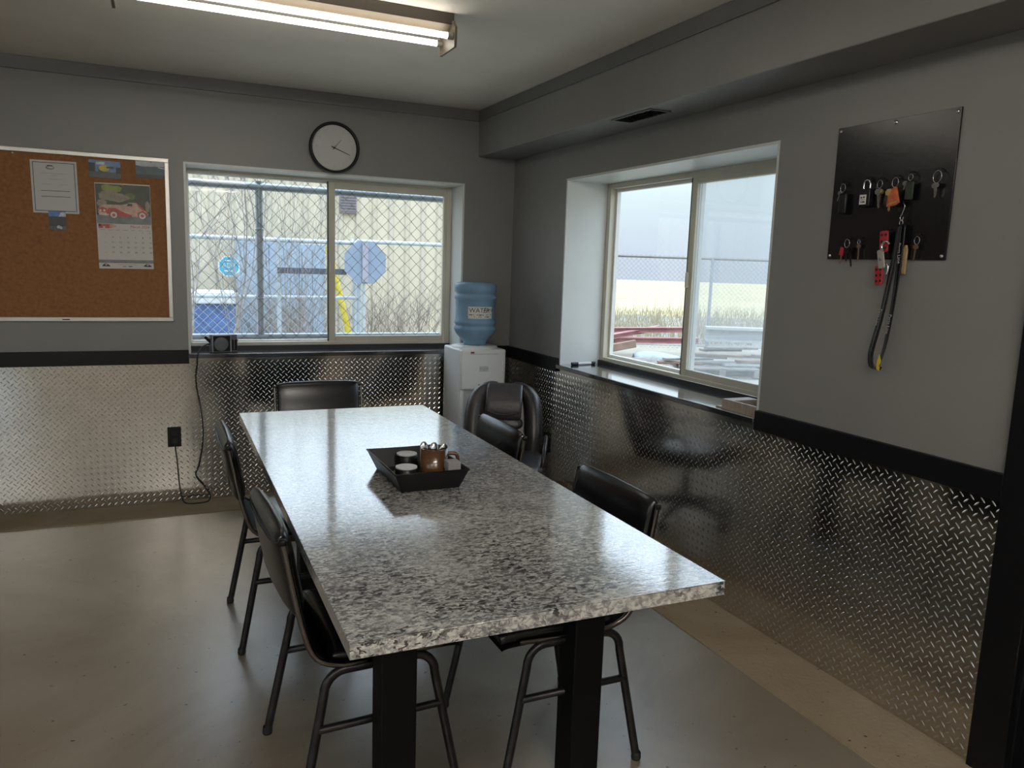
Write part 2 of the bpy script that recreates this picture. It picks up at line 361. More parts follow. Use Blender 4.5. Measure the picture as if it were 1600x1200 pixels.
# ------------------------------------------------------------------ the room
fl = struct(MB().box(XL, 0, YR, 0, -0.10, 0).build('floor', 'concrete'))
MB().box(-0.285, -0.002, YR, -0.002, 0.0, 0.004).build('edge_strip', 'old_concrete', fl)
MB().box(XL, -0.287, -0.27, -0.002, 0.0, 0.004).build('edge_strip', 'old_concrete', fl)
ce = struct(MB().box(XL, DR, YR, DB, ZC, ZC + 0.12).build('ceiling', 'ceiling_paint'))
MB().box(-SD, 0, YR, 0, SZ, ZC).build('soffit', 'wall_paint', ce, bevel=0.004)
T = 0.3
wb = struct(MB().box(XL - T, B0, 0, T, -0.1, ZC).box(B1, T + 0.1, 0, T, -0.1, ZC).box(B0, B1, 0, T, -0.1, BS - 0.025).box(B0, B1, 0, T, BH, ZC).build('wall_back', 'wall_paint'))
TR = 0.37
wr = struct(MB().box(0, TR, R1, 0, -0.1, ZC).box(0, TR, R0, R1, -0.1, RS - 0.025).box(0, TR, R0, R1, RH, ZC).box(0, TR, DY1, R0, -0.1, ZC)
            .box(0, TR, DY0, DY1, 2.06, ZC).box(0, TR, YR, DY0, -0.1, ZC).build('wall_right', 'wall_paint'))
LY0, LY1 = -5.4, -3.4        # window added in the left wall, outside the frame, for fill daylight
struct(MB().box(XL - T, XL, LY1, 0, -0.1, ZC).box(XL - T, XL, YR, LY0, -0.1, ZC).box(XL - T, XL, LY0, LY1, -0.1, 0.9).box(XL - T, XL, LY0, LY1, 1.95, ZC).build('wall_left', 'reveal_paint'))  # unseen wall, given pale paint to bounce more light
w3 = struct(bpy.data.objects.new('added_window', None)); COL.objects.link(w3); w3.location = (XL, (LY0 + LY1) / 2, 0.9)
fr = MB()
for a, b in ((LY0, LY0 + 0.06), (LY1 - 0.06, LY1), ((LY0 + LY1) / 2 - 0.04, (LY0 + LY1) / 2 + 0.04)): fr.box(XL - 0.22, XL - 0.15, a, b, 0.9, 1.95)
fr.box(XL - 0.22, XL - 0.15, LY0, LY1, 0.9, 0.96).box(XL - 0.22, XL - 0.15, LY0, LY1, 1.89, 1.95).build('frame', 'almond_vinyl', w3)
MB().box(XL - 0.19, XL - 0.186, LY0 + 0.06, (LY0 + LY1) / 2 - 0.04, 0.96, 1.89).build('pane', 'window_glass', w3)
MB().box(XL - 0.19, XL - 0.186, (LY0 + LY1) / 2 + 0.04, LY1 - 0.06, 0.96, 1.89).build('pane', 'window_glass', w3)
GX0, GX1 = -4.8, -3.8          # unseen glazed door added in the rear wall to bring in daylight
struct(MB().box(XL - T, GX0, YR - T, YR, -0.1, ZC).box(GX1, TR, YR - T, YR, -0.1, ZC).box(GX0, GX1, YR - T, YR, 2.1, ZC).build('wall_rear', 'reveal_paint'))  # pale paint on this unseen wall lifts the ambient light
d2 = struct(bpy.data.objects.new('added_door', None)); COL.objects.link(d2); d2.location = ((GX0 + GX1) / 2, YR, 0)
fr = MB()
for a, b in ((GX0, GX0 + 0.08), (GX1 - 0.08, GX1), ((GX0 + GX1) / 2 - 0.05, (GX0 + GX1) / 2 + 0.05)): fr.box(a, b, YR - 0.14, YR - 0.08, 0, 2.1)
fr.box(GX0, GX1, YR - 0.14, YR - 0.08, 0, 0.2).box(GX0, GX1, YR - 0.14, YR - 0.08, 2.0, 2.1).build('frame', 'black_trim', d2)
MB().box(GX0 + 0.08, (GX0 + GX1) / 2 - 0.05, YR - 0.112, YR - 0.106, 0.2, 2.0).build('pane', 'window_glass', d2)
MB().box((GX0 + GX1) / 2 + 0.05, GX1 - 0.08, YR - 0.112, YR - 0.106, 0.2, 2.0).build('pane', 'window_glass', d2)

# black door in the right wall beside the diamond plate
d1 = struct(bpy.data.objects.new('door_1', None)); COL.objects.link(d1); d1.location = (0, (DY0 + DY1) / 2, 0)
MB().box(0.03, 0.075, DY0 + 0.02, DY1 - 0.02, 0.005, 2.04).build('slab', 'black_trim', d1)
MB().box(-0.022, 0.0, DY1 - 0.01, -3.424, 0, 2.098).box(-0.022, 0.0, DY0 - 0.09, DY0 + 0.01, 0, 2.098).box(-0.022, 0.0, DY0 + 0.01, DY1 - 0.01, 2.04, 2.098).box(0.0, TR, DY1 - 0.02, DY1, 0, 2.04).box(0.0, TR, DY0, DY0 + 0.02, 0, 2.04).box(0, TR, DY0, DY1, 2.04, 2.06).build('casing', 'black_trim', d1, bevel=0.003)
MB().tube([(0.03, DY1 - 0.09, 1.0), (-0.03, DY1 - 0.09, 1.0), (-0.04, DY1 - 0.12, 1.0), (-0.04, DY1 - 0.2, 1.0)], 0.009, 8).build('handle', 'chrome', d1)

# black rails above the plate
struct(MB().box(XL, B0, -0.02, -0.0005, ZT0, ZT1).build('trim_1', 'black_trim', bevel=0.002))
struct(MB().box(B1, -0.0005, -0.02, -0.0005, ZT0, ZT1).build('trim_2', 'black_trim', bevel=0.002))
struct(MB().box(-0.02, -0.0005, R1, -0.021, ZT0, ZT1).build('trim_3', 'black_trim', bevel=0.002))
struct(MB().box(-0.02, -0.0005, -3.424, R0, ZT0, ZT1).build('trim_4', 'black_trim', bevel=0.002))
# grey bands under the ceiling
struct(MB().box(XL, -SD, -0.014, -0.0005, 2.318, ZC - 0.0005).build('trim_5', 'band_paint', bevel=0.002))
struct(MB().box(-SD - 0.010, -SD - 0.0005, YR, -0.015, 2.318, ZC - 0.0005).build('trim_6', 'band_paint', bevel=0.003))

# ------------------------------------------------------------------ diamond plate wainscot
PIT = 0.033
def lug_mesh(sgn, axis):
    """lens-shaped raised tread, local plane coordinates -> wall plane"""
    L, w, h = 0.0118, 0.0026, 0.0011
    c, s_ = math.cos(PI / 4), math.sin(PI / 4) * sgn
    base = [(-L, 0), (-L * 0.45, -w), (L * 0.45, -w), (L, 0), (L * 0.45, w), (-L * 0.45, w)]
    top = [(-L * 0.55, 0), (L * 0.55, 0)]
    P = []
    for (x, y), d in [(b, 0) for b in base] + [(t, h) for t in top]:
        u, v = x * c - y * s_, x * s_ + y * c
        if sgn < 0: u, v = x * c + y * c, -x * c + y * c
        P.append((u, -d, v) if axis == 'back' else (-d, -u, v))
    return P, [(0, 1, 6), (1, 2, 7, 6), (2, 3, 7), (3, 4, 7), (4, 5, 6, 7), (5, 0, 6)]
def plate(parent, axis, u0, u1, zt, nsep):
    th = 0.0055
    pl = (MB().box(u0, u1, -th, -0.0005, 0.006, zt) if axis == 'back' else MB().box(-th, -0.0005, u0, u1, 0.006, zt)).build('diamond_plate', 'steel_plate', parent)
    pos = []
    nu, nv = int((u1 - u0) / PIT), int(zt / PIT)
    for i in range(nu):
        for j in range(nv):
            for k in (0, 1):
                u, z = u0 + (i + 0.3 + 0.5 * k) * PIT, 0.012 + (j + 0.3 + 0.5 * k) * PIT
                if z > zt - 0.02 or u > u1 - 0.02: continue
                p = Vector((u, -th, z)) if axis == 'back' else Vector((-th, u, z))
                pos.append(((p - CAM).length, p, k))
    vis = [q for q in pos if not ((axis == 'right' and ((R0 > q[1].y and q[1].z > ZT0 - 0.01))) )]
    vis.sort(key=lambda q: q[0]); near = vis[:nsep]; ids = {id(q) for q in near}
    bl = [lug_mesh(1, axis), lug_mesh(-1, axis)]
    mb = MB()
    for q in pos:
        if id(q) in ids: continue
        P, Fc = bl[q[2]]; mb.add([q[1] + Vector(x) for x in P], Fc)
    o = mb.build('tread_field', 'steel_tread', pl); tag(o, kind='stuff')
    if nsep:
        mm = []
        for P, Fc in bl:
            me = bpy.data.meshes.new('tread'); me.from_pydata(P, [], Fc); me.materials.append(MATS['steel_tread'])
            bm = bmesh.new(); bm.from_mesh(me); bmesh.ops.recalc_face_normals(bm, faces=bm.faces); bm.to_mesh(me); bm.free(); mm.append(me)
        inv = wm(pl).inverted()
        for q in near:
            t = bpy.data.objects.new('tread', mm[q[2]]); COL.objects.link(t); t.location = q[1]; t.parent = pl; t.matrix_parent_inverse = inv
    return pl
plate(wb, 'back', -4.0, -0.002, BS - 0.026, 0)
MB().box(XL, -4.002, -0.0055, -0.0005, 0.006, BS - 0.026).build('diamond_plate', 'steel_plate', wb)
plate(wr, 'right', -3.424, -0.007, RS - 0.026, 290)

# ------------------------------------------------------------------ windows
def window(name, axis):
    w = struct(bpy.data.objects.new(name, None)); COL.objects.link(w)
    if axis == 'back':
        a0, a1, z0, z1, D = B0, B1, BS, BH, DB
        w.location = ((a0 + a1) / 2, 0, z0)
        Bx = lambda mb, p0, p1, d0, d1, h0, h1: mb.box(p0, p1, d0, d1, h0, h1)
    else:
        a0, a1, z0, z1, D = -R1, -R0, RS, RH, DR     # u = -y so that u grows to the viewer's right
        w.location = (0, (R0 + R1) / 2, z0)
        Bx = lambda mb, p0, p1, d0, d1, h0, h1: mb.box(d0, d1, -p1, -p0, h0, h1)
    t = 0.012
    # light painted liners of the reveal
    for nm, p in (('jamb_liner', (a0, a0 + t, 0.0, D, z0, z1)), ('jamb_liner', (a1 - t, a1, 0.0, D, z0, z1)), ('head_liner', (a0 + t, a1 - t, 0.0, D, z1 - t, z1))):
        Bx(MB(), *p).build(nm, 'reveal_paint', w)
    # black sill with a nosing
    s1 = Bx(MB(), a0 + 0.001, a1 - 0.001, -0.024, D + 0.07, z0 - 0.024, z0).build('sill', 'black_sill', w, bevel=0.003)
    Bx(MB(), a0 + t, a1 - t, D - 0.012, D, z0, z0 + 0.022).build('sill_upstand', 'gasket', s1)
    # outer frame
    f = 0.035; i0, i1, j0, j1 = a0 + t, a1 - t, z0 + 0.022, z1 - t
    fl_, ft, gl_ = (0.010, 0.018, 0.010) if axis == 'back' else (0.035, 0.030, 0.017)
    mb = MB(); Bx(mb, i0, i0 + fl_, D, D + 0.07, j0, j1); Bx(mb, i1 - f, i1, D, D + 0.07, j0, j1); Bx(mb, i0 + fl_, i1 - f, D, D + 0.07, j1 - ft, j1); Bx(mb, i0 + fl_, i1 - f, D, D + 0.07, j0, j0 + f * 0.6)
    mb.build('frame', 'almond_vinyl', w, bevel=0.003)
    mid = (a0 + a1) / 2 + (0.025 if axis == 'back' else -0.02)
    # fixed lite on the left, outer track
    q0, q1, r0, r1 = i0 + fl_, mid + 0.02, j0 + f * 0.6, j1 - ft; g = gl_
    mb = MB(); Bx(mb, q0, q0 + g, D + 0.035, D + 0.06, r0, r1); Bx(mb, q1 - 0.03, q1, D + 0.035, D + 0.06, r0, r1); Bx(mb, q0 + g, q1 - 0.03, D + 0.035, D + 0.06, r1 - g, r1); Bx(mb, q0 + g, q1 - 0.03, D + 0.035, D + 0.06, r0, r0 + g)
    sa = mb.build('fixed_sash', 'white_vinyl', w, bevel=0.002)
    Bx(MB(), q0 + g, q1 - 0.03, D + 0.046, D + 0.050, r0 + g, r1 - g).build('pane', 'window_glass', sa)
    # sliding sash on the right, inner track
    q0, q1, r0, r1 = mid - 0.02, i1 - 0.012, j0 + 0.012, j1 - 0.018; g = 0.042
    mb = MB(); Bx(mb, q0, q0 + g, D + 0.005, D + 0.032, r0, r1); Bx(mb, q1 - g, q1, D + 0.005, D + 0.032, r0, r1); Bx(mb, q0 + g, q1 - g, D + 0.005, D + 0.032, r1 - g, r1); Bx(mb, q0 + g, q1 - g, D + 0.005, D + 0.032, r0, r0 + g)
    sb = mb.build('sliding_sash', 'almond_vinyl', w, bevel=0.003)
    Bx(MB(), q0 + g, q1 - g, D + 0.016, D + 0.020, r0 + g, r1 - g).build('pane', 'window_glass' if axis == 'back' else 'screened_glass', sb)
    Bx(MB(), q0 + 0.010, q0 + 0.022, D - 0.012, D + 0.006, (z0 + z1) / 2 - 0.05, (z0 + z1) / 2 + 0.03).build('latch', 'almond_vinyl', sb, bevel=0.003)
    Bx(MB(), q0 - 0.004, q0, D + 0.004, D + 0.034, r0, r1).build('seal', 'gasket', sb)
    return w
window('window_1', 'back'); window('window_2', 'right')

# ------------------------------------------------------------------ table
TA = -0.0105
tb = thing('dining_table', 'long table with a grey granite-pattern laminate top on black square legs', 'table', (-1.4575, -2.4085, 0), TA)
hw, hl, ZTB = 0.410, 1.095, 0.760
tt = local(MB().box(-hw, hw, -hl, hl, ZTB - 0.032, ZTB - 0.0022).build('tabletop', 'granite', bevel=0.0006, seg=1), tb)
local(MB().box(-hw + .0008, hw - .0008, -hl + .0008, hl - .0008, ZTB - 0.0024, ZTB - 0.0010).build('edge_seam', 'gasket'), tt)
local(MB().box(-hw, hw, -hl, hl, ZTB - 0.0010, ZTB).build('top_laminate', 'granite'), tt)
LX0, LX1 = -0.195, 0.335
for x in (LX0, LX1):
    for y in (-0.62, 0.62):
        local(MB().box(x - 0.045, x + 0.045, y - 0.045, y + 0.045, 0.0, ZTB - 0.032).build('leg', 'table_black', bevel=0.004), tb)
ap = MB()
for x in (LX0, LX1): ap.box(x - 0.02, x + 0.02, -0.575, 0.575, ZTB - 0.115, ZTB - 0.033)
for y in (-0.62, 0.62): ap.box(LX0 + 0.045, LX1 - 0.045, y - 0.02, y + 0.02, ZTB - 0.115, ZTB - 0.033)
local(ap.build('apron', 'table_black'), tb)

# ------------------------------------------------------------------ stacking chairs
def make_chair():
    c = thing('stacking_chair', '', 'chair')
    for sy in (-1, 1):
        y = sy * 0.215
        def leg(x_foot, x_top, name):
            sg_ = 1 if x_foot > 0 else -1; xk = x_top + sg_ * 0.012
            p = [Vector((x_foot, sy * 0.232, 0.008)), Vector((xk, y, 0.350))] + [Vector((xk - sg_ * 0.055 * (1 - math.cos(a)), y, 0.352 + 0.058 * math.sin(a))) for a in [PI / 2 * i / 6 for i in range(1, 7)]] + [Vector((0, y, 0.410))]
            o = local(MB().tube(p, 0.0125, 8, sx=0.8).build(name, 'chair_tube'), c)
            local(MB().lathe([(0.0, 0.0), (0.013, 0.0), (0.0145, 0.006), (0.0135, 0.022), (0.012, 0.024)], (x_foot, sy * 0.2325, 0.0), 10).build('glide', 'rubber'), o)
        leg(-0.215, -0.135, 'leg'); leg(0.215, 0.135, 'leg')
        local(MB().tube([(-0.162, sy * 0.221, 0.262), (0.162, sy * 0.221, 0.262)], 0.0105, 8).build('stretcher', 'chair_tube'), c)
        # side rail of the back, running down beside the pad and under the seat
        rp = smooth_path([(-0.243, sy * 0.224, 0.768), (-0.222, sy * 0.224, 0.65), (-0.196, sy * 0.224, 0.53), (-0.165, sy * 0.222, 0.455), (-0.10, sy * 0.218, 0.424), (0.0, sy * 0.215, 0.420), (0.17, sy * 0.21, 0.424)], 4)
        rl = local(MB().tube(rp, 0.0085, 8, sx=0.8).build('back_rail', 'chair_rail'), c)
        local(MB().lathe([(0.0, 0.004), (0.008, 0.003), (0.0098, 0.0), (0.0098, -0.010), (0.0085, -0.011)], (-0.2435, sy * 0.224, 0.768), 10).build('end_cap', 'black_plastic'), rl)
    # curved vinyl shell: seat rolling up into the back
    prof = smooth_path([(0.222, 0, 0.430), (0.19, 0, 0.436), (0.06, 0, 0.437), (-0.08, 0, 0.436), (-0.145, 0, 0.452), (-0.182, 0, 0.505), (-0.20, 0, 0.58), (-0.216, 0, 0.66)], 5)
    def pad(pf, hwid, th, crown, name, m, parent, ny=9):
        T = [(pf[min(i + 1, len(pf) - 1)] - pf[max(i - 1, 0)]).normalized() for i in range(len(pf))]
        n = len(pf)
        def fn(u, v):
            i = min(int(round(u * (n - 1))), n - 1); p, t = pf[i], T[i]
            nn = Vector((-t.z, 0, t.x)); nn = -nn
            a = v * 2 * PI; cy, sn = math.cos(a), math.sin(a)
            e = 0.32
            yy = hwid * math.copysign(abs(cy) ** e, cy); k = math.copysign(abs(sn) ** 0.55, sn) * th * (1 + crown * (1 - (yy / hwid) ** 2))
            end = min(1.0, (min(u, 1 - u) * 9 + 0.25)) ** 0.5
            q = p + nn * k * end
            return (q.x, yy * (0.985 + 0.015 * end), q.z)
        mb = MB().grid(fn, n, 24, cv=True)
        mb.f.append(tuple(range(24))); mb.m.append(0); mb.sm.append(True); mb.f.append(tuple(reversed(range((n - 1) * 24, n * 24)))); mb.m.append(0); mb.sm.append(True)
        return local(mb.build(name, m), parent)
    seat = [p for p in prof if p.x > -0.13 and p.z < 0.46]
    local(MB().grid(lambda u, v: (lambda p: (p.x, (v - 0.5) * 0.425, p.z - 0.022 + (0.010 if p.x < -0.13 else 0)))(prof[min(int(round(u * (len(prof) - 1))), len(prof) - 1)]), len(prof), 3).build('shell', 'table_black'), c)
    c.children[-1].modifiers.new('thickness', 'SOLIDIFY').thickness = 0.008
    pad(seat, 0.208, 0.024, 0.45, 'seat', 'black_vinyl', c)
    back = smooth_path([(-0.203, 0, 0.565), (-0.212, 0, 0.62), (-0.222, 0, 0.67), (-0.232, 0, 0.725), (-0.243, 0, 0.762), (-0.252, 0, 0.770)], 5)
    pad(back, 0.213, 0.021, 0.35, 'backrest', 'black_vinyl', c)
    return c
CH = make_chair()
CHAIRS = [((-1.71, -1.75), 0, 'black vinyl stacking chair on the left side of the table, the farther of two there'),
          ((-1.68, -2.735), 2, 'black vinyl stacking chair on the left side of the table, the nearer of two there'),
          ((-1.13, -1.90), 180, 'black vinyl stacking chair right of the table, before the leather office chair'),
          ((-1.14, -2.80), 180, 'black vinyl stacking chair on the right side of the table, the nearer of two there'),
          ((-1.400, -0.915), -90, 'black vinyl stacking chair at the far end of the table under the back window')]
for i, ((x, y), a, lb) in enumerate(CHAIRS):
    o = CH if i == 0 else copy_tree(CH)
    o.location = (x, y, 0); o.rotation_euler = (0, 0, math.radians(a)); o['label'] = lb; o['group'] = 'stacking chairs around the table'

# ------------------------------------------------------------------ leather office chair
oc = thing('office_chair', 'worn dark leather office chair with a headrest pad in the corner by the water cooler', 'chair', (-0.60, -1.24, 0), math.radians(-118))
def blob(cx, cy, cz, sx, sy, sz, e=0.5, tilt=0.0, nu=14, nv=20):
    """superellipsoid, tilt leans it backwards (about local y)"""
    def fn(u, v):
        la = -PI / 2 + PI * u; lo = 2 * PI * v
        f = lambda c: math.copysign(abs(c) ** e, c)
        x, y, z = sx * f(math.cos(la)) * f(math.cos(lo)), sy * f(math.cos(la)) * f(math.sin(lo)), sz * f(math.sin(la))
        X, Z = x * math.cos(tilt) - z * math.sin(tilt), x * math.sin(tilt) + z * math.cos(tilt)
        return (cx + X, cy + y, cz + Z)
    return MB().grid(fn, nu, nv, cv=True)
# local +x is the way the chair faces
bs = MB()
for k in range(5):
    a = 2 * PI * k / 5 + 0.3
    d = Vector((math.cos(a), math.sin(a), 0)); p = Vector((0, 0, 0.115))
    local(MB().tube([p + d * 0.03, p + d * 0.16 + Vector((0, 0, -0.010)), p + d * 0.285 + Vector((0, 0, -0.035))], [0.026, 0.022, 0.016], 8).build('base_arm', 'black_plastic'), oc)
    w = Vector((-d.y, d.x, 0)); q = d * 0.285 + Vector((0, 0, 0.028))
    local(MB().cyl(q - w * 0.022, q - w * 0.006, 0.028, 14).cyl(q + w * 0.006, q + w * 0.022, 0.028, 14).cyl(q, q + Vector((0, 0, 0.05)), 0.008, 8).build('caster', 'black_plastic'), oc)
local(MB().lathe([(0, 0.09), (0.04, 0.09), (0.04, 0.14), (0.028, 0.15), (0.028, 0.24), (0.016, 0.24), (0.016, 0.34), (0.09, 0.345), (0.09, 0.36), (0, 0.36)], (0, 0, 0), 20).build('gas_lift', 'black_plastic'), oc)
st_ = blob(0.0, 0, 0.405, 0.25, 0.235, 0.055, 0.45); local(st_.build('seat', 'leather'), oc)
BT = math.radians(17)
def onb(x, z): return (-0.245 + x * math.cos(BT) - z * math.sin(BT), 0.42 + x * math.sin(BT) + z * math.cos(BT))
def backpt(x, y, z):
    X, Z = onb(x, z); return (X, y, Z)
bk = local(MB().grid(lambda u, v: backpt(*(lambda a, h, w: (0.045 * math.copysign(abs(math.sin(a)) ** 0.6, math.sin(a)) - 0.03, w * math.copysign(abs(math.cos(a)) ** 0.45, math.cos(a)), h))(2 * PI * v, 0.02 + 0.345 * u, 0.150 * (1 - 0.25 * max(0, u - 0.72) ** 2 * 8))), 12, 28, cv=True).build('backrest', 'leather'), oc)
for sy in (-1, 1):    # thick rolled bolsters of the back
    pth = smooth_path([backpt(0.02, sy * 0.160, -0.02), backpt(0.03, sy * 0.165, 0.10), backpt(0.025, sy * 0.160, 0.22), backpt(0.015, sy * 0.140, 0.30), backpt(0.0, sy * 0.09, 0.350), backpt(-0.005, sy * 0.04, 0.362)], 5)
    n = len(pth)
    local(MB().tube(pth, [0.026 + 0.024 * math.sin(PI * min(1, (i / (n - 1)) * 0.85 + 0.15)) for i in range(n)], 14).build('bolster', 'leather_worn' if sy < 0 else 'leather', bk and oc), oc)
for k in range(3):    # ribbed lumbar panels
    local(blob(*backpt(0.022, 0, 0.03 + 0.065 * k), 0.030, 0.105, 0.035, 0.6, BT).build('lumbar_panel', 'leather_worn'), oc)
hr = local(MB().grid(lambda u, v: backpt(*(lambda a, w: (0.040 + 0.042 * math.cos(a) * 0.9 + 0.010 - 0.03 * max(0, math.sin(a)), w, 0.275 + 0.105 * math.sin(a)))(-PI * 0.5 + 1.25 * PI * u, (v - 0.5) * 0.20 * (1 - 0.12 * max(0, 0.4 - u)))), 16, 9).build('headrest', 'leather_worn'), oc)
hr.modifiers.new('padding', 'SOLIDIFY').thickness = 0.035; hr.modifiers['padding'].offset = -1
hr.modifiers.new('round', 'SUBSURF').render_levels = 1
local(MB().tube([backpt(0.092, (t - 0.5) * 0.18, 0.215 - 0.02 * math.sin(PI * t)) for t in [i / 12 for i in range(13)]], 0.004, 6).build('headrest_piping', 'leather'), hr)
for sy in (-1, 1):    # slim metal arms
    ap_ = smooth_path([(-0.20, sy * 0.20, 0.36), (-0.235, sy * 0.225, 0.45), (-0.20, sy * 0.232, 0.525), (-0.06, sy * 0.235, 0.54), (0.06, sy * 0.232, 0.515), (0.10, sy * 0.225, 0.45), (0.08, sy * 0.20, 0.36)], 5)
    ar = local(MB().tube(ap_, 0.011, 8).build('arm', 'chair_tube'), oc)

# ------------------------------------------------------------------ water cooler and jug
wc = thing('water_cooler', 'white floor-standing water cooler in the corner beside the back window', 'water cooler', (-0.332, -0.20, 0))
X0, X1, Y0, Y1 = -0.482, -0.182, -0.355, -0.045
MB().box(X0, X1, Y0 + 0.03, Y1, 0.012, 0.905).box(X0, X0 + 0.03, Y0, Y0 + 0.03, 0.012, 0.70).box(X1 - 0.03, X1, Y0, Y0 + 0.03, 0.012, 0.70).box(X0 + 0.03, X1 - 0.03, Y0, Y0 + 0.03, 0.012, 0.40).build('body', 'cooler_white', wc, bevel=0.012, seg=3)
up = MB().box(X0, X1, Y0 - 0.008, Y0 + 0.03, 0.655, 0.905).build('control_panel', 'cooler_white', wc, bevel=0.012, seg=3)
MB().box(-0.360, -0.300, Y0 - 0.0105, Y0 - 0.007, 0.770, 0.802).build('badge', 'cooler_grey', up, bevel=0.001)
MB().box(-0.358, -0.302, Y0 - 0.0112, Y0 - 0.0100, 0.785, 0.7875).box(-0.335, -0.328, Y0 - 0.0112, Y0 - 0.0100, 0.773, 0.778).build('badge_print', 'ink_grey', up)
for x in (-0.36, -0.29): MB().lathe([(0, -0.004), (0.006, -0.004), (0.006, 0.004)], (x, Y0 - 0.008, 0.685), 10, 'y').build('screw', 'ink_grey', up)
MB().box(X0 + 0.06, X1 - 0.05, Y0 - 0.014, Y0 - 0.006, 0.878, 0.898).build('lip', 'cooler_white', up, bevel=0.003)
MB().box(X0 + 0.062, X0 + 0.082, Y0 - 0.019, Y0 - 0.013, 0.884, 0.894).build('hot_indicator', 'red', up)
MB().box(X0 + 0.03, X1 - 0.03, Y0 + 0.024, Y0 + 0.0305, 0.40, 0.656).build('alcove_back', 'cooler_grey', wc)
for x in (-0.37, -0.29): MB().tube([(x, Y0 + 0.02, 0.63), (x, Y0 + 0.004, 0.625), (x, Y0 + 0.004, 0.59)], 0.009, 8).build('spigot', 'cooler_white', wc)
MB().box(X0 + 0.035, X1 - 0.035, Y0 - 0.002, Y0 + 0.028, 0.40, 0.415).build('drip_tray', 'cooler_grey', wc)
MB().lathe([(0.145, 0.90), (0.145, 0.915), (0.085, 0.922), (0.06, 0.918), (0.0, 0.915)], (-0.332, -0.20, 0), 32).build('collar', 'cooler_white', wc)
for sx in (-1, 1): MB().cyl((-0.332 + sx * 0.12, -0.2, 0), (-0.332 + sx * 0.12, -0.2, 0.014), 0.015, 10).build('foot', 'rubber', wc)

jg = thing('water_jug', 'upturned blue plastic water jug with a white label on top of the cooler', 'water jug', (-0.332, -0.20, 0.92))
JR = 0.132
prof = [(0.0, 0.922), (0.070, 0.922), (0.074, 0.940), (0.084, 0.952), (0.100, 0.968), (0.120, 0.992), (JR, 1.018), (JR, 1.030), (0.124, 1.040), (0.124, 1.048), (JR, 1.056), (JR, 1.070), (0.125, 1.080), (0.125, 1.160), (0.1255, 1.20), (JR, 1.21), (JR, 1.226), (0.122, 1.236), (0.122, 1.244), (JR, 1.254), (JR, 1.29), (0.125, 1.304), (0.10, 1.313), (0.04, 1.308), (0.0, 1.306)]
MB().lathe(prof, (-0.332, -0.20, 0), 48).build('jug_body', 'blue_jug', jg)
def cyl_patch(a0, a1, z0, z1, r, n=14):
    return MB().grid(lambda u, v: (-0.332 + r * math.sin(a0 + (a1 - a0) * u), -0.20 - r * math.cos(a0 + (a1 - a0) * u), z0 + (z1 - z0) * v), n, 2)
A0, A1 = math.radians(-42), math.radians(32)
lb_ = cyl_patch(A0, A1, 1.092, 1.165, 0.1268).build('label', 'paper', jg)
def bend(mb, r, amid):
    for i, (x, y, z) in enumerate(mb.v):
        a = amid + x / r; mb.v[i] = (-0.332 + r * math.sin(a), -0.20 - r * math.cos(a), z)
    return mb
mbw = text_mb('WATER', 0.040, (-0.0765, 0, 1.142), (1, 0, 0), (0, 0, 1)); mbw = text_mb('Source', 0.030, (0.012, 0, 1.149), (1, 0, 0), (0, 0.0, 1), mbw, 0, 'LEFT', 0.4)
mbw.add([(0.012, 0, 1.128), (0.040, 0, 1.132), (0.078, 0, 1.138), (0.078, 0, 1.1405), (0.040, 0, 1.136), (0.012, 0, 1.131)], [(0, 1, 4, 5), (1, 2, 3, 4)])
for a, b, z in ((-0.076, -0.055, 1.113), (-0.050, -0.020, 1.113), (-0.015, 0.005, 1.113), (0.010, 0.038, 1.113), (0.043, 0.075, 1.114), (-0.045, -0.01, 1.101), (-0.005, 0.03, 1.101), (0.035, 0.055, 1.101)):
    mbw.add([(a, 0, z), (b, 0, z), (b, 0, z + 0.005), (a, 0, z + 0.005)], [(0, 1, 2, 3)])
bend(mbw, 0.1273, (A0 + A1) / 2).build('label_print', 'ink', lb_)

# ------------------------------------------------------------------ corkboard with papers
ck = thing('corkboard', 'wide corkboard in a thin aluminium frame on the wall left of the back window', 'corkboard', (-3.2, 0, 1.05))
CX0, CX1, CZ0, CZ1 = -4.28, -2.077, 1.052, 1.936
MB().box(CX0 + 0.012, CX1 - 0.012, -0.012, -0.0008, CZ0 + 0.012, CZ1 - 0.012).build('cork_panel', 'cork', ck)
for nm, p in (('frame_rail', (CX0, CX1, CZ1 - 0.022, CZ1)), ('frame_rail', (CX0, CX1, CZ0, CZ0 + 0.022))): MB().box(p[0], p[1], -0.020, -0.0008, p[2], p[3]).build(nm, 'aluminium', ck, bevel=0.002)
for nm, p in (('frame_stile', (CX0, CX0 + 0.022)), ('frame_stile', (CX1 - 0.022, CX1))): MB().box(p[0], p[1], -0.020, -0.0008, CZ0 + 0.022, CZ1 - 0.022).build(nm, 'aluminium', ck, bevel=0.002)
MB().box(-2.62, -2.585, -0.0212, -0.0195, CZ0 + 0.007, CZ0 + 0.013).build('maker_plate', 'ink', ck)
def sheet(name, label, cat, x0, z1, w, h, rot, m, th=0.0012, d=-0.0125, group=None):
    """a paper on the board: local x right, z down from the top-left corner"""
    ux = Vector((math.cos(rot), 0, math.sin(rot))); uz = Vector((-math.sin(rot), 0, math.cos(rot)))
    o = Vector((x0, d, z1)) - uz * h
    t = thing(name, label, cat, (x0, d, z1 - h), 0, group)
    pg = MB().prism([(0, 0), (w, 0), (w, h), (0, h)], o, ux, uz, th).build('sheet', m, t)
    n = ux.cross(uz).normalized()
    at = lambda u, v, k=1: o + ux * u + uz * v + n * (th + 0.0003 * k)
    def poly(pts, mi, mb, k=1): mb.add([at(u, v, k) for u, v in pts], [tuple(range(len(pts)))], mi)
    return t, poly, at, ux, uz
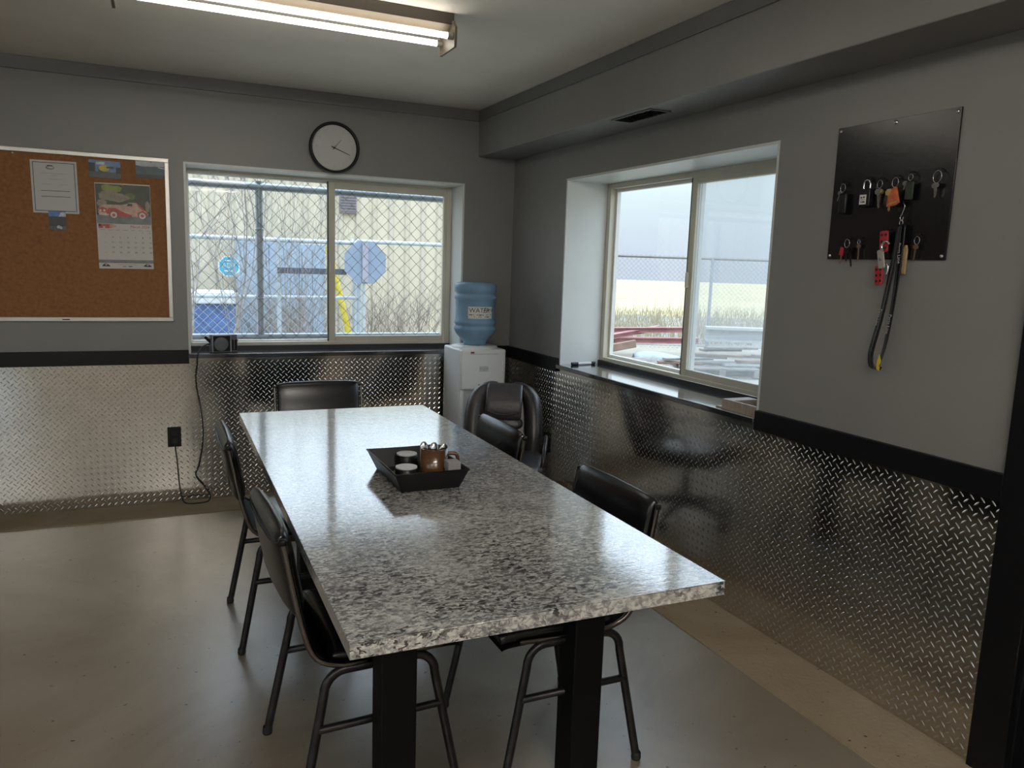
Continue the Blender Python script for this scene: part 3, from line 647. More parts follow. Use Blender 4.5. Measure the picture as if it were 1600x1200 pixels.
def rect(a, b, c, d): return [(a, c), (b, c), (b, d), (a, d)]
# certificate
t, poly, at, ux, uz = sheet('certificate', 'white bordered certificate pinned near the left of the corkboard', 'certificate', -2.728, 1.880, 0.209, 0.266, 0.012, 'paper_cool')
mb = MB(); w, h = 0.209, 0.266
for a, b, c, d in ((0.010, 0.199, 0.010, 0.0128), (0.010, 0.199, 0.2532, 0.256), (0.010, 0.0128, 0.010, 0.256), (0.1962, 0.199, 0.010, 0.256)): poly(rect(a, b, c, d), 0, mb)
poly(rect(0.045, 0.165, 0.200, 0.2025), 2, mb); poly(rect(0.08, 0.145, 0.171, 0.1735), 2, mb)
poly(rect(0.09, 0.12, 0.188, 0.190), 2, mb); poly(rect(0.045, 0.09, 0.145, 0.147), 2, mb); poly(rect(0.13, 0.165, 0.145, 0.147), 2, mb)
poly(rect(0.04, 0.172, 0.112, 0.1145), 0, mb); poly(rect(0.04, 0.172, 0.083, 0.0855), 0, mb)
poly([(0.088 + 0.020 * math.cos(a), 0.230 + 0.010 * math.sin(a)) for a in [i * PI / 8 for i in range(16)]], 1, mb)
poly([(0.090 + 0.014 * math.cos(a), 0.231 + 0.005 * math.sin(a)) for a in [i * PI / 8 for i in range(16)]], 3, mb, 2); poly(rect(0.075, 0.100, 0.238, 0.242), 0, mb, 3)
mb.build('print', ['ink', 'ink_grey', 'ink_pale', 'paper_cool'], t)['kind'] = 'stuff'
# photographs
for c_, v_ in (('ph_sky', (0.10, 0.20, 0.36)), ('ph_road', (0.06, 0.075, 0.085)), ('ph_dark', (0.012, 0.014, 0.018)), ('ph_yellow', (0.50, 0.38, 0.04)), ('ph_pale', (0.42, 0.46, 0.50)), ('ph_blue', (0.06, 0.18, 0.44)), ('ph_teal', (0.03, 0.07, 0.09)),
               ('ph_green', (0.09, 0.12, 0.03)), ('ph_lime', (0.22, 0.26, 0.02)), ('ph_leaf', (0.02, 0.035, 0.012)), ('ph_stone', (0.24, 0.20, 0.14)), ('ph_tar', (0.17, 0.18, 0.19)), ('ph_car', (0.44, 0.045, 0.035)), ('ph_cream', (0.52, 0.34, 0.25)), ('ph_white', (0.6, 0.58, 0.54)), ('ph_pink', (0.5, 0.25, 0.2))):
    mat(c_, v_, 0.4, var=0.25, scale=40)
t, poly, at, ux, uz = sheet('photograph', 'small photograph of a yellow vehicle under a blue sky, at the top of the corkboard', 'photograph', -2.462, 1.902, 0.150, 0.090, -0.015, 'ph_sky')
mb = MB(); poly(rect(0, .15, 0, .032), 0, mb); poly(rect(0, .03, .03, .075), 1, mb); poly(rect(.128, .15, .03, .06), 1, mb, 2); poly(rect(.045, .065, .032, .055), 1, mb, 2)
poly([(.072 + .026 * math.cos(a), .050 + .017 * math.sin(a)) for a in [i * PI / 7 for i in range(14)]], 2, mb, 3); poly(rect(.082, .118, .052, .060), 1, mb, 4); poly(rect(.035, .075, .068, .082), 3, mb, 2)
mb.build('print', ['ph_road', 'ph_dark', 'ph_yellow', 'ph_pale'], t)['kind'] = 'stuff'
t, poly, at, ux, uz = sheet('photograph', 'dark landscape photograph with a white sky, at the top right corner of the corkboard', 'photograph', -2.240, 1.915, 0.148, 0.090, 0.015, 'ph_teal')
mb = MB(); poly([(0, .066), (.03, .060), (.148, .063), (.148, .09), (0, .09)], 0, mb); poly([(.108, .056), (.145, .050), (.145, .055), (.112, .062)], 0, mb, 2); poly(rect(0, .148, 0, .018), 1, mb); poly([(.07, .088), (.075, .083), (.080, .088)], 1, mb, 3)
mb.build('print', ['ph_pale', 'ph_dark'], t)['kind'] = 'stuff'
t, poly, at, ux, uz = sheet('photograph', 'square photograph of a dark scene with bright blue top, overlapping the certificate', 'photograph', -2.657, 1.626, 0.078, 0.098, 0.0, 'ph_dark', d=-0.0142)
mb = MB(); poly(rect(0, .078, .070, .098), 0, mb); poly([(.045, .07), (.078, .072), (.078, .094), (.055, .092)], 1, mb, 2); poly(rect(0, .078, 0, .022), 2, mb); poly([(.035, .012), (.058, .006), (.06, .016), (.045, .026), (.036, .022)], 1, mb, 3)
mb.build('print', ['ph_blue', 'ph_pale', 'ph_road'], t)['kind'] = 'stuff'
# calendar
t, poly, at, ux, uz = sheet('wall_calendar', 'wall calendar with a red vintage car picture above a month grid', 'calendar', -2.440, 1.786, 0.266, 0.450, 0.012, 'paper', th=0.003)
mb = MB(); Wd, Hh = 0.266, 0.45; P0 = 0.238
poly(rect(0.002, Wd - 0.002, P0, Hh - 0.006), 0, mb); poly(rect(0.002, Wd - 0.002, P0, P0 + 0.045), 1, mb, 2)
def wob(cx, cy, rx, ry, n=14, j=0.15, sd=0): 
    rr = random.Random(sd); return [(cx + rx * math.cos(a) * (1 + rr.uniform(-j, j)), cy + ry * math.sin(a) * (1 + rr.uniform(-j, j))) for a in [2 * PI * i / n for i in range(n)]]
for k, (cx, cy, rx, ry, mi) in enumerate(((0.06, 0.425, 0.035, 0.016, 3), (0.10, 0.420, 0.03, 0.018, 3), (0.19, 0.405, 0.035, 0.022, 2), (0.235, 0.415, 0.025, 0.024, 2), (0.165, 0.385, 0.03, 0.018, 10), (0.06, 0.385, 0.05, 0.028, 4), (0.11, 0.375, 0.05, 0.022, 4), (0.03, 0.345, 0.024, 0.020, 4), (0.22, 0.365, 0.035, 0.016, 2), (0.25, 0.335, 0.012, 0.03, 4), (0.02, 0.415, 0.015, 0.02, 2))):
    poly(wob(cx, cy, rx, ry, 16, 0.18, k), mi, mb, 3 + k)
# the car: cream upper body, red wings, whitewall wheels
body = [(0.012, 0.290), (0.010, 0.312), (0.022, 0.330), (0.045, 0.338), (0.120, 0.338), (0.150, 0.345), (0.160, 0.352), (0.195, 0.352), (0.215, 0.340), (0.240, 0.310), (0.252, 0.296), (0.250, 0.282), (0.225, 0.276), (0.060, 0.276), (0.030, 0.280)]
poly(body, 6, mb, 16)
poly([(0.060, 0.318), (0.090, 0.322), (0.120, 0.305), (0.170, 0.285), (0.170, 0.277), (0.060, 0.277), (0.045, 0.300)], 5, mb, 18)
poly([(0.200, 0.300), (0.225, 0.312), (0.248, 0.296), (0.250, 0.282), (0.200, 0.278)], 5, mb, 18); poly([(0.195, 0.352), (0.215, 0.340), (0.240, 0.310), (0.225, 0.312), (0.205, 0.335)], 5, mb, 19)
poly([(0.012, 0.300), (0.012, 0.318), (0.030, 0.324), (0.055, 0.318), (0.045, 0.296)], 5, mb, 18)
poly([(0.148, 0.333), (0.155, 0.347), (0.175, 0.347), (0.175, 0.333)], 7, mb, 19)
for cx in (0.084, 0.222):
    poly(wob(cx, 0.284, 0.019, 0.019, 18, 0), 7, mb, 20); poly(wob(cx, 0.284, 0.017, 0.017, 18, 0), 8, mb, 21); poly(wob(cx, 0.284, 0.008, 0.008, 14, 0), 5, mb, 22)
for cx in (0.022, 0.040): poly(wob(cx, 0.306, 0.006, 0.006, 10, 0), 8, mb, 22)
poly(rect(0.014, 0.062, 0.283, 0.288), 8, mb, 23)
# month header: little car strip
poly(rect(0.008, 0.060, 0.214, 0.236), 5, mb, 2); poly([(0.060, 0.214), (0.095, 0.224), (0.080, 0.236), (0.060, 0.236)], 9, mb, 2); poly(rect(0.008, 0.020, 0.224, 0.236), 7, mb, 3); poly(wob(0.034, 0.219, 0.006, 0.005, 10, 0), 8, mb, 4)
poly(rect(0.0, Wd, 0.044, 0.0475), 11, mb, 2); poly(rect(0.0, Wd, 0.030, 0.044), 1, mb, 2)
for cx in (0.034, 0.236):
    poly([(cx - 0.020, 0.012), (cx - 0.016, 0.020), (cx - 0.004, 0.027), (cx + 0.008, 0.024), (cx + 0.020, 0.014), (cx + 0.018, 0.011)], 7, mb, 3); poly(wob(cx, 0.020, 0.005, 0.003, 8, 0), 8, mb, 4)
poly(rect(0.09, 0.18, 0.021, 0.0225), 11, mb, 3); poly(rect(0.115, 0.13, 0.010, 0.015), 11, mb, 3); poly(rect(0.142, 0.160, 0.010, 0.014), 7, mb, 3)
for i, x in enumerate([0.015 + 0.0365 * k for k in range(7)]): poly(rect(x, x + 0.022, 0.2045, 0.2065), 11, mb, 2)
mb.build('print', ['ph_leaf', 'ph_tar', 'ph_leaf', 'ph_lime', 'ph_stone', 'ph_car', 'ph_cream', 'ph_dark', 'ph_white', 'ph_pink', 'ph_green', 'ink_grey'], t)['kind'] = 'stuff'
mbn = text_mb('March 2024', 0.0195, at(0.158, 0.224, 3), ux, uz, None, 1, 'LEFT', 0.3)
for dn in range(1, 31):
    idx = dn + 4; cx, cy = 0.040 + 0.0365 * (idx % 7), 0.193 - 0.0265 * (idx // 7)
    text_mb(str(dn), 0.013, at(cx - 0.004, cy, 3), ux, uz, mbn, 2 if idx % 7 == 0 else 0, 'CENTER')
text_mb('31', 0.011, at(0.036, 0.057, 3), ux, uz, mbn, 2, 'CENTER')
mbn.build('lettering', ['ink', 'ink_red', 'ink_pale'], t)['kind'] = 'stuff'
def pin(x, z, m, label):
    p = MB().lathe([(0, -0.0125), (0.0035, -0.013), (0.0045, -0.016), (0.0030, -0.019), (0.0045, -0.024), (0, -0.0245)], (x, 0, z), 10, 'y').build('push_pin', m); tag(p, label, 'push pin')
pin(-2.800, 1.905, 'sign_white', 'white push pin alone at the top left of the corkboard')
pin(-2.307, 1.779, 'brass', 'brass pin at the top centre of the wall calendar')

# ------------------------------------------------------------------ wall clock
cl = thing('wall_clock', 'round wall clock with a thin black rim above the back window', 'clock', (-1.181, 0, 2.072))
CC = (-1.181, 0, 2.072)
MB().lathe([(0.0, -0.001), (0.132, -0.001), (0.144, -0.010), (0.147, -0.045), (0.144, -0.054), (0.132, -0.054), (0.129, -0.036)], CC, 56, 'y').build('rim', 'black_plastic', cl)
MB().lathe([(0.0, -0.033), (0.134, -0.033), (0.134, -0.028), (0, -0.028)], CC, 56, 'y', smooth=False).build('dial', 'clock_face', cl)
nm = MB()
for k in range(1, 13):
    a = 2 * PI * k / 12; text_mb(str(k), 0.026, (CC[0] + 0.104 * math.sin(a), -0.0337, CC[2] + 0.104 * math.cos(a)), (1, 0, 0), (0, 0, 1), nm, 0, 'CENTER')
for k in range(60):
    a = 2 * PI * k / 60; u, w_ = Vector((math.sin(a), 0, math.cos(a))), Vector((math.cos(a), 0, -math.sin(a))); q = Vector((CC[0], -0.0337, CC[2])); hh = 0.0012 if k % 5 else 0.002
    nm.add([q + u * 0.122 - w_ * hh, q + u * 0.122 + w_ * hh, q + u * 0.128 + w_ * hh, q + u * 0.128 - w_ * hh], [(0, 1, 2, 3)])
nm.build('numerals', 'ink_pale', cl)
def hand(ang, ln, back, wd, name, d):
    a = math.radians(ang); u, w_ = Vector((math.sin(a), 0, math.cos(a))), Vector((math.cos(a), 0, -math.sin(a)))
    MB().prism([(-wd, -back), (wd, -back), (wd * 0.5, ln), (-wd * 0.5, ln)], Vector((CC[0], d, CC[2])), w_, u, 0.001).build(name, 'ink_grey' if name == 'hour_hand' else 'ink', cl)
hand(40, 0.062, 0.015, 0.0035, 'hour_hand', -0.0345); hand(111, 0.098, 0.020, 0.0028, 'minute_hand', -0.0362); 
MB().lathe([(0, -0.039), (0.005, -0.039), (0.005, -0.033)], CC, 12, 'y').build('hub', 'ink', cl)

# ------------------------------------------------------------------ outlets
def outlet(label, axis, u, z):
    o = thing('wall_outlet', label, 'outlet', (u, 0, z) if axis == 'back' else (0, u, z), 0, 'black wall outlets')
    w, h = 0.036, 0.058
    B = (lambda mb, a0, a1, d0, d1, z0, z1: mb.box(a0, a1, -d1, -d0, z0, z1)) if axis == 'back' else (lambda mb, a0, a1, d0, d1, z0, z1: mb.box(-d1, -d0, a0, a1, z0, z1))
    B(MB(), u - w, u + w, 0.0056, 0.013, z - h, z + h).build('cover_plate', 'black_plastic', o, bevel=0.002)
    for s_ in (-1, 1):
        so = B(MB(), u - 0.016, u + 0.016, 0.0131, 0.0150, z + s_ * 0.022 - 0.014, z + s_ * 0.022 + 0.014).build('socket', 'rubber', o, bevel=0.001)
outlet('black wall outlet with a cord plugged in, on the back wall under the window edge', 'back', -2.093, 0.389)
outlet('black wall outlet on the right wall behind the leather office chair', 'right', -0.625, 0.357)

# ------------------------------------------------------------------ radio with its power cord
rd = thing('radio', 'small grey portable radio on the left end of the back window sill', 'radio', (-1.812, 0.055, BS))
q = Matrix.Translation((-1.812, 0.055, BS)) @ Matrix.Rotation(math.radians(9), 4, 'Z')
def rb(mb): mb.v = [tuple(q @ Vector(p)) for p in mb.v]; return mb
rb(MB().box(-0.075, 0.075, -0.022, 0.030, 0.0, 0.104)).build('case', 'radio_grey', rd, bevel=0.006, seg=3)
rb(MB().box(-0.062, 0.032, -0.0255, -0.0215, 0.008, 0.097)).build('speaker_grille', 'black_plastic', rd, bevel=0.0015)
rb(MB().lathe([(0.0, -0.0262), (0.010, -0.0275), (0.036, -0.0262), (0.040, -0.0256)], (-0.018, 0, 0.050), 28, 'y')).build('speaker_cone', 'radio_grey', rd)
rb(MB().box(-0.068, -0.063, -0.0262, -0.0215, 0.004, 0.101).box(0.033, 0.038, -0.0262, -0.0215, 0.004, 0.101).box(-0.063, 0.033, -0.0262, -0.0215, 0.098, 0.102)).build('silver_band', 'radio_silver', rd)
rb(MB().box(0.042, 0.072, -0.0240, -0.0215, 0.012, 0.078)).build('tuning_dial', 'black_plastic', rd)
rb(MB().box(0.054, 0.0555, -0.0246, -0.0238, 0.016, 0.074).box(0.046, 0.070, -0.0246, -0.0238, 0.075, 0.0765).box(0.062, 0.069, -0.0246, -0.0238, 0.092, 0.095)).build('dial_marking', 'radio_silver', rd)
rb(MB().lathe([(0, 0.0), (0.010, 0.0), (0.010, 0.008), (0, 0.008)], (0.075, 0.005, 0.070), 14, 'x')).build('knob', 'radio_silver', rd)
rb(MB().obox((-0.086, 0.0, 0.075), (1, 0, -1), (0, 1, 0), (1, 0, 1), 0.05, 0.016, 0.016)).build('carry_strap', 'black_plastic', rd, bevel=0.002)
cord = smooth_path([tuple(q @ Vector((-0.074, 0.0, 0.050))), (-1.905, 0.045, 0.912), (-1.935, 0.015, 0.898), (-1.955, -0.030, 0.868), (-1.962, -0.030, 0.80), (-1.970, -0.016, 0.70), (-1.945, -0.016, 0.52), (-1.940, -0.018, 0.37), (-1.965, -0.02, 0.22), (-1.985, -0.022, 0.155), (-1.945, -0.026, 0.09), (-1.912, -0.04, 0.040), (-1.925, -0.07, 0.009), (-1.985, -0.09, 0.008), (-2.045, -0.07, 0.008), (-2.066, -0.035, 0.04), (-2.076, -0.02, 0.12), (-2.083, -0.018, 0.25), (-2.092, -0.03, 0.345), (-2.093, -0.030, 0.366)], 5)
MB().tube(cord, 0.0038, 6).build('power_cord', 'rubber', rd)
MB().box(-2.104, -2.082, -0.034, -0.0152, 0.354, 0.382).build('plug', 'rubber', rd, bevel=0.003)

# ------------------------------------------------------------------ small things on the sills
o = thing('small_box', 'small off-white box on the right end of the back window sill', 'box', (-0.392, 0.05, BS))
MB().box(-0.425, -0.366, 0.032, 0.070, BS, BS + 0.016).build('case', 'paper_cool', o, bevel=0.002)
MB().box(-0.378, -0.371, 0.0312, 0.0322, BS + 0.006, BS + 0.012).build('button', 'ink', o)
o = thing('marker_pen', 'pale marker pen with black ends on the far end of the right window sill', 'marker', (0.10, -0.79, RS))
p0, p1 = Vector((0.045, -0.800, RS + 0.009)), Vector((0.215, -0.776, RS + 0.009)); dv = (p1 - p0).normalized()
MB().cyl(p0 + dv * 0.045, p1 - dv * 0.03, 0.0085, 12).build('barrel', 'paper_cool', o); MB().cyl(p0, p0 + dv * 0.045, 0.009, 12).build('cap', 'black_plastic', o); MB().cyl(p1 - dv * 0.03, p1, 0.0088, 12).build('end_plug', 'black_plastic', o)
o = thing('wooden_tray', 'shallow open wooden box on the near end of the right window sill', 'tray', (0.08, -2.30, RS))
MB().box(0.005, 0.16, -2.405, -2.155, RS, RS + 0.006).build('base_board', 'board_wood', o)
MB().box(0.010, 0.022, -2.405, -2.185, RS + 0.006, RS + 0.040).build('side_board', 'board_wood', o); MB().box(0.140, 0.152, -2.405, -2.185, RS + 0.006, RS + 0.040).build('side_board', 'board_wood', o)
MB().box(0.022, 0.140, -2.245, -2.185, RS + 0.006, RS + 0.040).build('end_block', 'board_wood', o)

# ------------------------------------------------------------------ soffit vent
o = thing('air_vent', 'dark louvered air vent in the underside of the soffit', 'vent', (-0.178, -1.722, SZ))
MB().box(-0.225, -0.131, -1.872, -1.572, SZ - 0.0025, SZ - 0.0003).build('backing', 'rubber', o)
mb = MB().box(-0.232, -0.222, -1.879, -1.565, SZ - 0.006, SZ - 0.0004).box(-0.134, -0.124, -1.879, -1.565, SZ - 0.006, SZ - 0.0004).box(-0.222, -0.134, -1.879, -1.869, SZ - 0.006, SZ - 0.0004).box(-0.222, -0.134, -1.575, -1.565, SZ - 0.006, SZ - 0.0004)
mb.build('frame', 'band_paint', o)
for k in range(9): MB().obox((-0.178, -1.850 + 0.032 * k, SZ - 0.0055), (1, 0, 0), (0, 1, 0.5), (0, -0.5, 1), 0.086, 0.012, 0.001).build('louver', 'black_plastic', o)

# ------------------------------------------------------------------ fluorescent fixtures
def fixture(x0, x1, yc, label, glow='fill_tube_glow'):
    o = thing('ceiling_lamp', label, 'ceiling lamp', ((x0 + x1) / 2, yc, ZC), 0, 'fluorescent strip lamps on the ceiling')
    MB().box(x0, x1, yc - 0.055, yc + 0.055, ZC - 0.045, ZC - 0.0005).build('channel', 'fixture_shade', o, bevel=0.003)
    MB().prism([(-0.056, -0.044), (0.056, -0.044), (0.030, -0.064), (-0.030, -0.064)], (x0 + 0.004, yc, ZC), (0, 1, 0), (0, 0, 1), x1 - x0 - 0.008).build('reflector', 'fixture_dimmed', o)
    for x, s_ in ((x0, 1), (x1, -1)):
        MB().prism([(-0.090, -0.060), (-0.085, -0.132), (0.085, -0.132), (0.090, -0.060), (0.06, -0.03), (-0.06, -0.03)], (x if s_ > 0 else x - 0.010, yc, ZC), (0, 1, 0), (0, 0, 1), 0.010).build('end_bracket', 'fixture_dimmed', o)
    for y in (yc - 0.062, yc + 0.062):
        tu = MB().cyl((x0 + 0.03, y, ZC - 0.088), (x1 - 0.03, y, ZC - 0.088), 0.0112, 14).build('tube', glow, o)
        for a, b in ((x0 + 0.011, x0 + 0.032), (x1 - 0.032, x1 - 0.011)): MB().cyl((a, y, ZC - 0.088), (b, y, ZC - 0.088), 0.0138, 14).build('tube_end', 'aluminium', tu)
fixture(-2.27, -1.075, -1.70, 'two-tube fluorescent strip lamp on the ceiling over the table', 'view_tube_glow')
for x_, y_, lb in ((-2.33, -4.85, 'unseen two-tube fill lamp added on the ceiling above the near open floor'),
                   (-2.33, -6.3, 'unseen two-tube fill lamp added on the ceiling at the rear of the room'), (-4.60, -6.3, 'unseen two-tube fill lamp added on the ceiling before the added rear door')):
    fixture(x_, x_ + 1.255, y_, lb)  # lamps added out of view to brighten the room

# ------------------------------------------------------------------ tray on the table
ty = thing('serving_tray', 'black rectangular tray standing on the granite-look table', 'tray', (-1.448, -2.515, ZTB))
tz = ZTB + 0.0002; t0 = (-1.535, -1.357, -2.655, -2.375); t1 = (-1.562, -1.335, -2.680, -2.350)
MB().box(t0[0], t0[1], t0[2], t0[3], tz, tz + 0.004).build('base', 'black_plastic', ty)
cb = [(t0[0], t0[2]), (t0[1], t0[2]), (t0[1], t0[3]), (t0[0], t0[3])]; ct = [(t1[0], t1[2]), (t1[1], t1[2]), (t1[1], t1[3]), (t1[0], t1[3])]
for k in range(4):
    a, b, c, d = cb[k], cb[(k + 1) % 4], ct[(k + 1) % 4], ct[k]
    wl = MB().add([(a[0], a[1], tz), (b[0], b[1], tz), (c[0], c[1], tz + 0.060), (d[0], d[1], tz + 0.060)], [(0, 1, 2, 3)]).build('side', 'black_plastic', ty, recalc=False)
    sm_ = wl.modifiers.new('thickness', 'SOLIDIFY'); sm_.thickness = 0.004; sm_.offset = -1
MB().tube([(x, y, tz + 0.060) for x, y in ct], 0.0024, 6, closed=True).build('rim', 'black_plastic', ty)
def disc(x, y, label):
    d = thing('round_tin', label, 'tin', (x, y, tz + 0.0042), 0, 'round tins in the tray')
    MB().lathe([(0, 0), (0.034, 0), (0.035, 0.003), (0.035, 0.040), (0.032, 0.042), (0, 0.042)], (x, y, tz + 0.0042), 28).build('tin_body', 'black_plastic', d); MB().lathe([(0.033, 0.0415), (0.033, 0.0455), (0, 0.0460)], (x, y, tz + 0.0042), 28, smooth=False).build('lid', 'bin_white', d)
disc(-1.440, -2.392, 'white-topped round tin at the back of the black tray'); disc(-1.490, -2.552, 'white-topped round tin at the front of the black tray')
for k in range(2):
    s_ = MB().obox((-1.505, -2.462 - 0.016 * k, tz + 0.009), (1, 0.15, 0), (-0.15, 1, 0), (0, 0, 1), 0.035, 0.006, 0.006).build('wooden_stick', 'tan_wood'); tag(s_, ('rear' if k == 0 else 'front') + ' one of two short wooden sticks between the tins in the tray', 'stick', 'short sticks in the tray')
cp = thing('amber_mug', 'brown amber glass mug of teaspoons in the black tray', 'mug', (-1.405, -2.560, tz + 0.004)); cc = (-1.405, -2.560, tz + 0.0042)
MB().lathe([(0, 0), (0.040, 0), (0.0425, 0.006), (0.0425, 0.100), (0.039, 0.100), (0.039, 0.008), (0, 0.008)], cc, 28).build('body', 'amber', cp)
MB().tube(smooth_path([(cc[0] + 0.041, cc[1] - 0.012, cc[2] + 0.082), (cc[0] + 0.066, cc[1] - 0.022, cc[2] + 0.078), (cc[0] + 0.068, cc[1] - 0.022, cc[2] + 0.035), (cc[0] + 0.041, cc[1] - 0.012, cc[2] + 0.022)], 5), 0.006, 8).build('handle', 'amber', cp)
def spoon(dx, dy, lean, az, label):
    s_ = thing('teaspoon', label, 'spoon', (cc[0] + dx, cc[1] + dy, cc[2] + 0.009), 0, 'teaspoons in the amber mug')
    b = Vector((cc[0] + dx, cc[1] + dy, cc[2] + 0.010)); d = Vector((math.sin(lean) * math.cos(az), math.sin(lean) * math.sin(az), math.cos(lean))); e = b + d * 0.068
    MB().tube([b, e], [0.0025, 0.0032], 6).build('stem', 'chrome', s_)
    w = d.cross(Vector((0, 1, 0.3))).normalized(); nn = d.cross(w).normalized()
    MB().grid(lambda u, v: e + d * (0.018 + 0.022 * -math.cos(PI * u)) + w * (0.014 * math.sin(PI * u) * math.cos(2 * PI * v)) + nn * (0.006 * math.sin(PI * u) * math.sin(2 * PI * v)), 9, 12, cv=True).build('bowl', 'chrome', s_)
spoon(-0.014, 0.010, 0.16, 2.6, 'teaspoon leaning to the left in the amber mug'); spoon(0.010, -0.006, 0.20, -0.4, 'teaspoon leaning to the right in the amber mug'); spoon(-0.002, -0.014, 0.10, 1.4, 'teaspoon standing at the back of the amber mug'); spoon(0.0, 0.012, 0.12, -1.7, 'teaspoon leaning to the front of the amber mug')
o = thing('sugar_box', 'small grey box with a lid at the right of the black tray', 'box', (-1.352, -2.625, tz + 0.004))
bx_ = (-1.388, -1.352, -2.650, -2.610)
MB().box(*bx_, tz + 0.0042, tz + 0.050).build('box_body', 'ink_grey', o, bevel=0.002); MB().box(bx_[0] - 0.002, bx_[1] + 0.002, bx_[2] - 0.002, bx_[3] + 0.002, tz + 0.051, tz + 0.078).build('lid', 'ink_grey', o, bevel=0.003)

# ------------------------------------------------------------------ key panel on the right wall
kp = thing('key_board', 'black key board screwed to the right wall', 'key board', (0, -2.93, 1.483))
MB().box(-0.007, -0.0006, -3.158, -2.703, 1.483, 1.927).build('board', 'board_black', kp, bevel=0.001)
for y, z in ((-2.715, 1.915), (-2.933, 1.915), (-3.146, 1.915), (-2.715, 1.495), (-3.146, 1.495)):
    MB().lathe([(0, -0.011), (0.004, -0.0105), (0.006, -0.0085), (0.006, -0.0068)], (0, y, z), 12, 'x').build('screw', 'chrome', kp)
def hook(y, z): MB().tube([(-0.006, y, z + 0.010), (-0.020, y, z + 0.008), (-0.028, y, z + 0.001), (-0.027, y, z + 0.010)], 0.0016, 6).build('hook', 'black_plastic', kp)
def ring_mb(y, z, r, d=-0.020, wr=0.0011, tw=0.25): return MB().tube([(d + r * math.sin(tw) * math.cos(a), y + r * math.cos(a) * math.cos(tw), z + r * math.sin(a)) for a in [2 * PI * i / 22 for i in range(22)]], wr, 6, closed=True)
def key_mb(y, z, ln, ang=0.0, d=-0.018, sc=1.0):
    """a key hanging down: round bow, blade with teeth; local u right(-y), v up"""
    ux, uz = Vector((0, -math.cos(ang), math.sin(ang))), Vector((0, math.sin(ang), math.cos(ang)))
    pts = [(0.0035, -0.018), (0.0035, -ln + 0.004), (0.0, -ln), (-0.0035, -ln + 0.006), (-0.002, -ln + 0.012), (-0.0035, -ln + 0.016), (-0.002, -ln + 0.022), (-0.0035, -ln + 0.026), (-0.0035, -0.018), (-0.011, -0.014), (-0.012, -0.006), (-0.006, 0.0), (0.006, 0.0), (0.012, -0.006), (0.011, -0.014)]
    return MB().prism([(a * sc, b * sc) for a, b in pts], (d, y, z), uz * 0 + ux, uz, 0.0018)
def keyset(name, label, y, z, r, items, cat='keys'):
    """ring on a hook with the listed parts; items: callables(thing)"""
    o = thing(name, label, cat, (-0.02, y, z - 0.06)); hook(y, z)
    ring_mb(y, z - r + 0.002, r).build('ring', 'chrome', o)
    for f in items: f(o)
    return o
ZK = 1.735
keyset('key_fob', 'black car key fob on a ring, top left of the key board', -2.757, ZK, 0.014, [
    lambda o: MB().box(-0.030, -0.016, -2.782, -2.750, ZK - 0.100, ZK - 0.030).build('fob', 'black_plastic', o, bevel=0.006), lambda o: key_mb(-2.745, ZK - 0.022, 0.045, -0.35, -0.015, 0.8).build('key', 'chrome', o)], 'key fob')
lk = thing('padlock', 'black padlock with a chrome shackle and a white paper tag on the key board', 'padlock', (-0.02, -2.857, 1.655)); hook(-2.857, 1.742)
MB().tube([(-0.020, -2.857 + 0.013 * math.cos(a), 1.728 + 0.013 * math.sin(a)) for a in [PI * i / 10 for i in range(11)]], 0.0028, 8).cyl((-0.020, -2.870, 1.728), (-0.020, -2.870, 1.712), 0.0028, 8).cyl((-0.020, -2.844, 1.728), (-0.020, -2.844, 1.712), 0.0028, 8).build('shackle', 'chrome', lk)
MB().box(-0.030, -0.010, -2.878, -2.836, 1.655, 1.713).build('lock_body', 'black_plastic', lk, bevel=0.004)
tg = MB().box(-0.0325, -0.0312, -2.868, -2.842, 1.662, 1.693).build('paper_tag', 'paper', lk)
mb = MB()
for a, b, z in ((-2.846, -2.853, 1.681), (-2.856, -2.863, 1.682), (-2.847, -2.864, 1.676), (-2.848, -2.852, 1.667), (-2.854, -2.864, 1.667)): mb.box(-0.0329, -0.0326, b, a, z, z + 0.005 if z != 1.676 else z + 0.0015)
mb.build('tag_marking', 'ink', tg)
keyset('key_bunch', 'bunch of steel keys between the padlock and the orange tag on the key board', -2.907, ZK, 0.013, [lambda o, k=k: key_mb(-2.907 + 0.004 * (k - 1), ZK - 0.026, 0.052 + 0.006 * k, 0.16 * (k - 1), -0.014 - 0.004 * k, 1.0).build('key', ['chrome', 'brass', 'chrome'][k], o) for k in range(3)])
keyset('tagged_key', 'brass key with a bright orange plastic tag on the key board', -2.965, 1.738, 0.015, [
    lambda o: MB().prism([(-0.012, -0.052), (0.020, -0.048), (0.034, -0.040), (0.018, 0.010), (0.004, 0.006), (-0.010, -0.020)], (-0.030, -2.965, 1.700), (0, -1, 0), (0, 0, 1), 0.005).build('orange_tag', 'orange_tag', o, bevel=0.001),
    lambda o: MB().prism([(0, 0), (0.026, 0.004), (0.034, 0.009), (0.006, 0.006)], (-0.0355, -2.960, 1.655), (0, -1, 0), (0, 0, 1), 0.002).build('tag_edge', 'tan_wood', o),
    lambda o: key_mb(-2.950, 1.705, 0.062, 0.10, -0.026, 1.15).build('key', 'brass', o)])
keyset('tagged_key', 'key with a dark green rectangular tag right of the orange tag on the key board', -3.020, 1.744, 0.010, [
    lambda o: MB().box(-0.026, -0.020, -3.036, -3.008, 1.668, 1.722).build('green_tag', 'green_tag', o, bevel=0.002), lambda o: key_mb(-3.002, 1.726, 0.035, -0.2, -0.017, 0.8).build('key', 'chrome', o)])
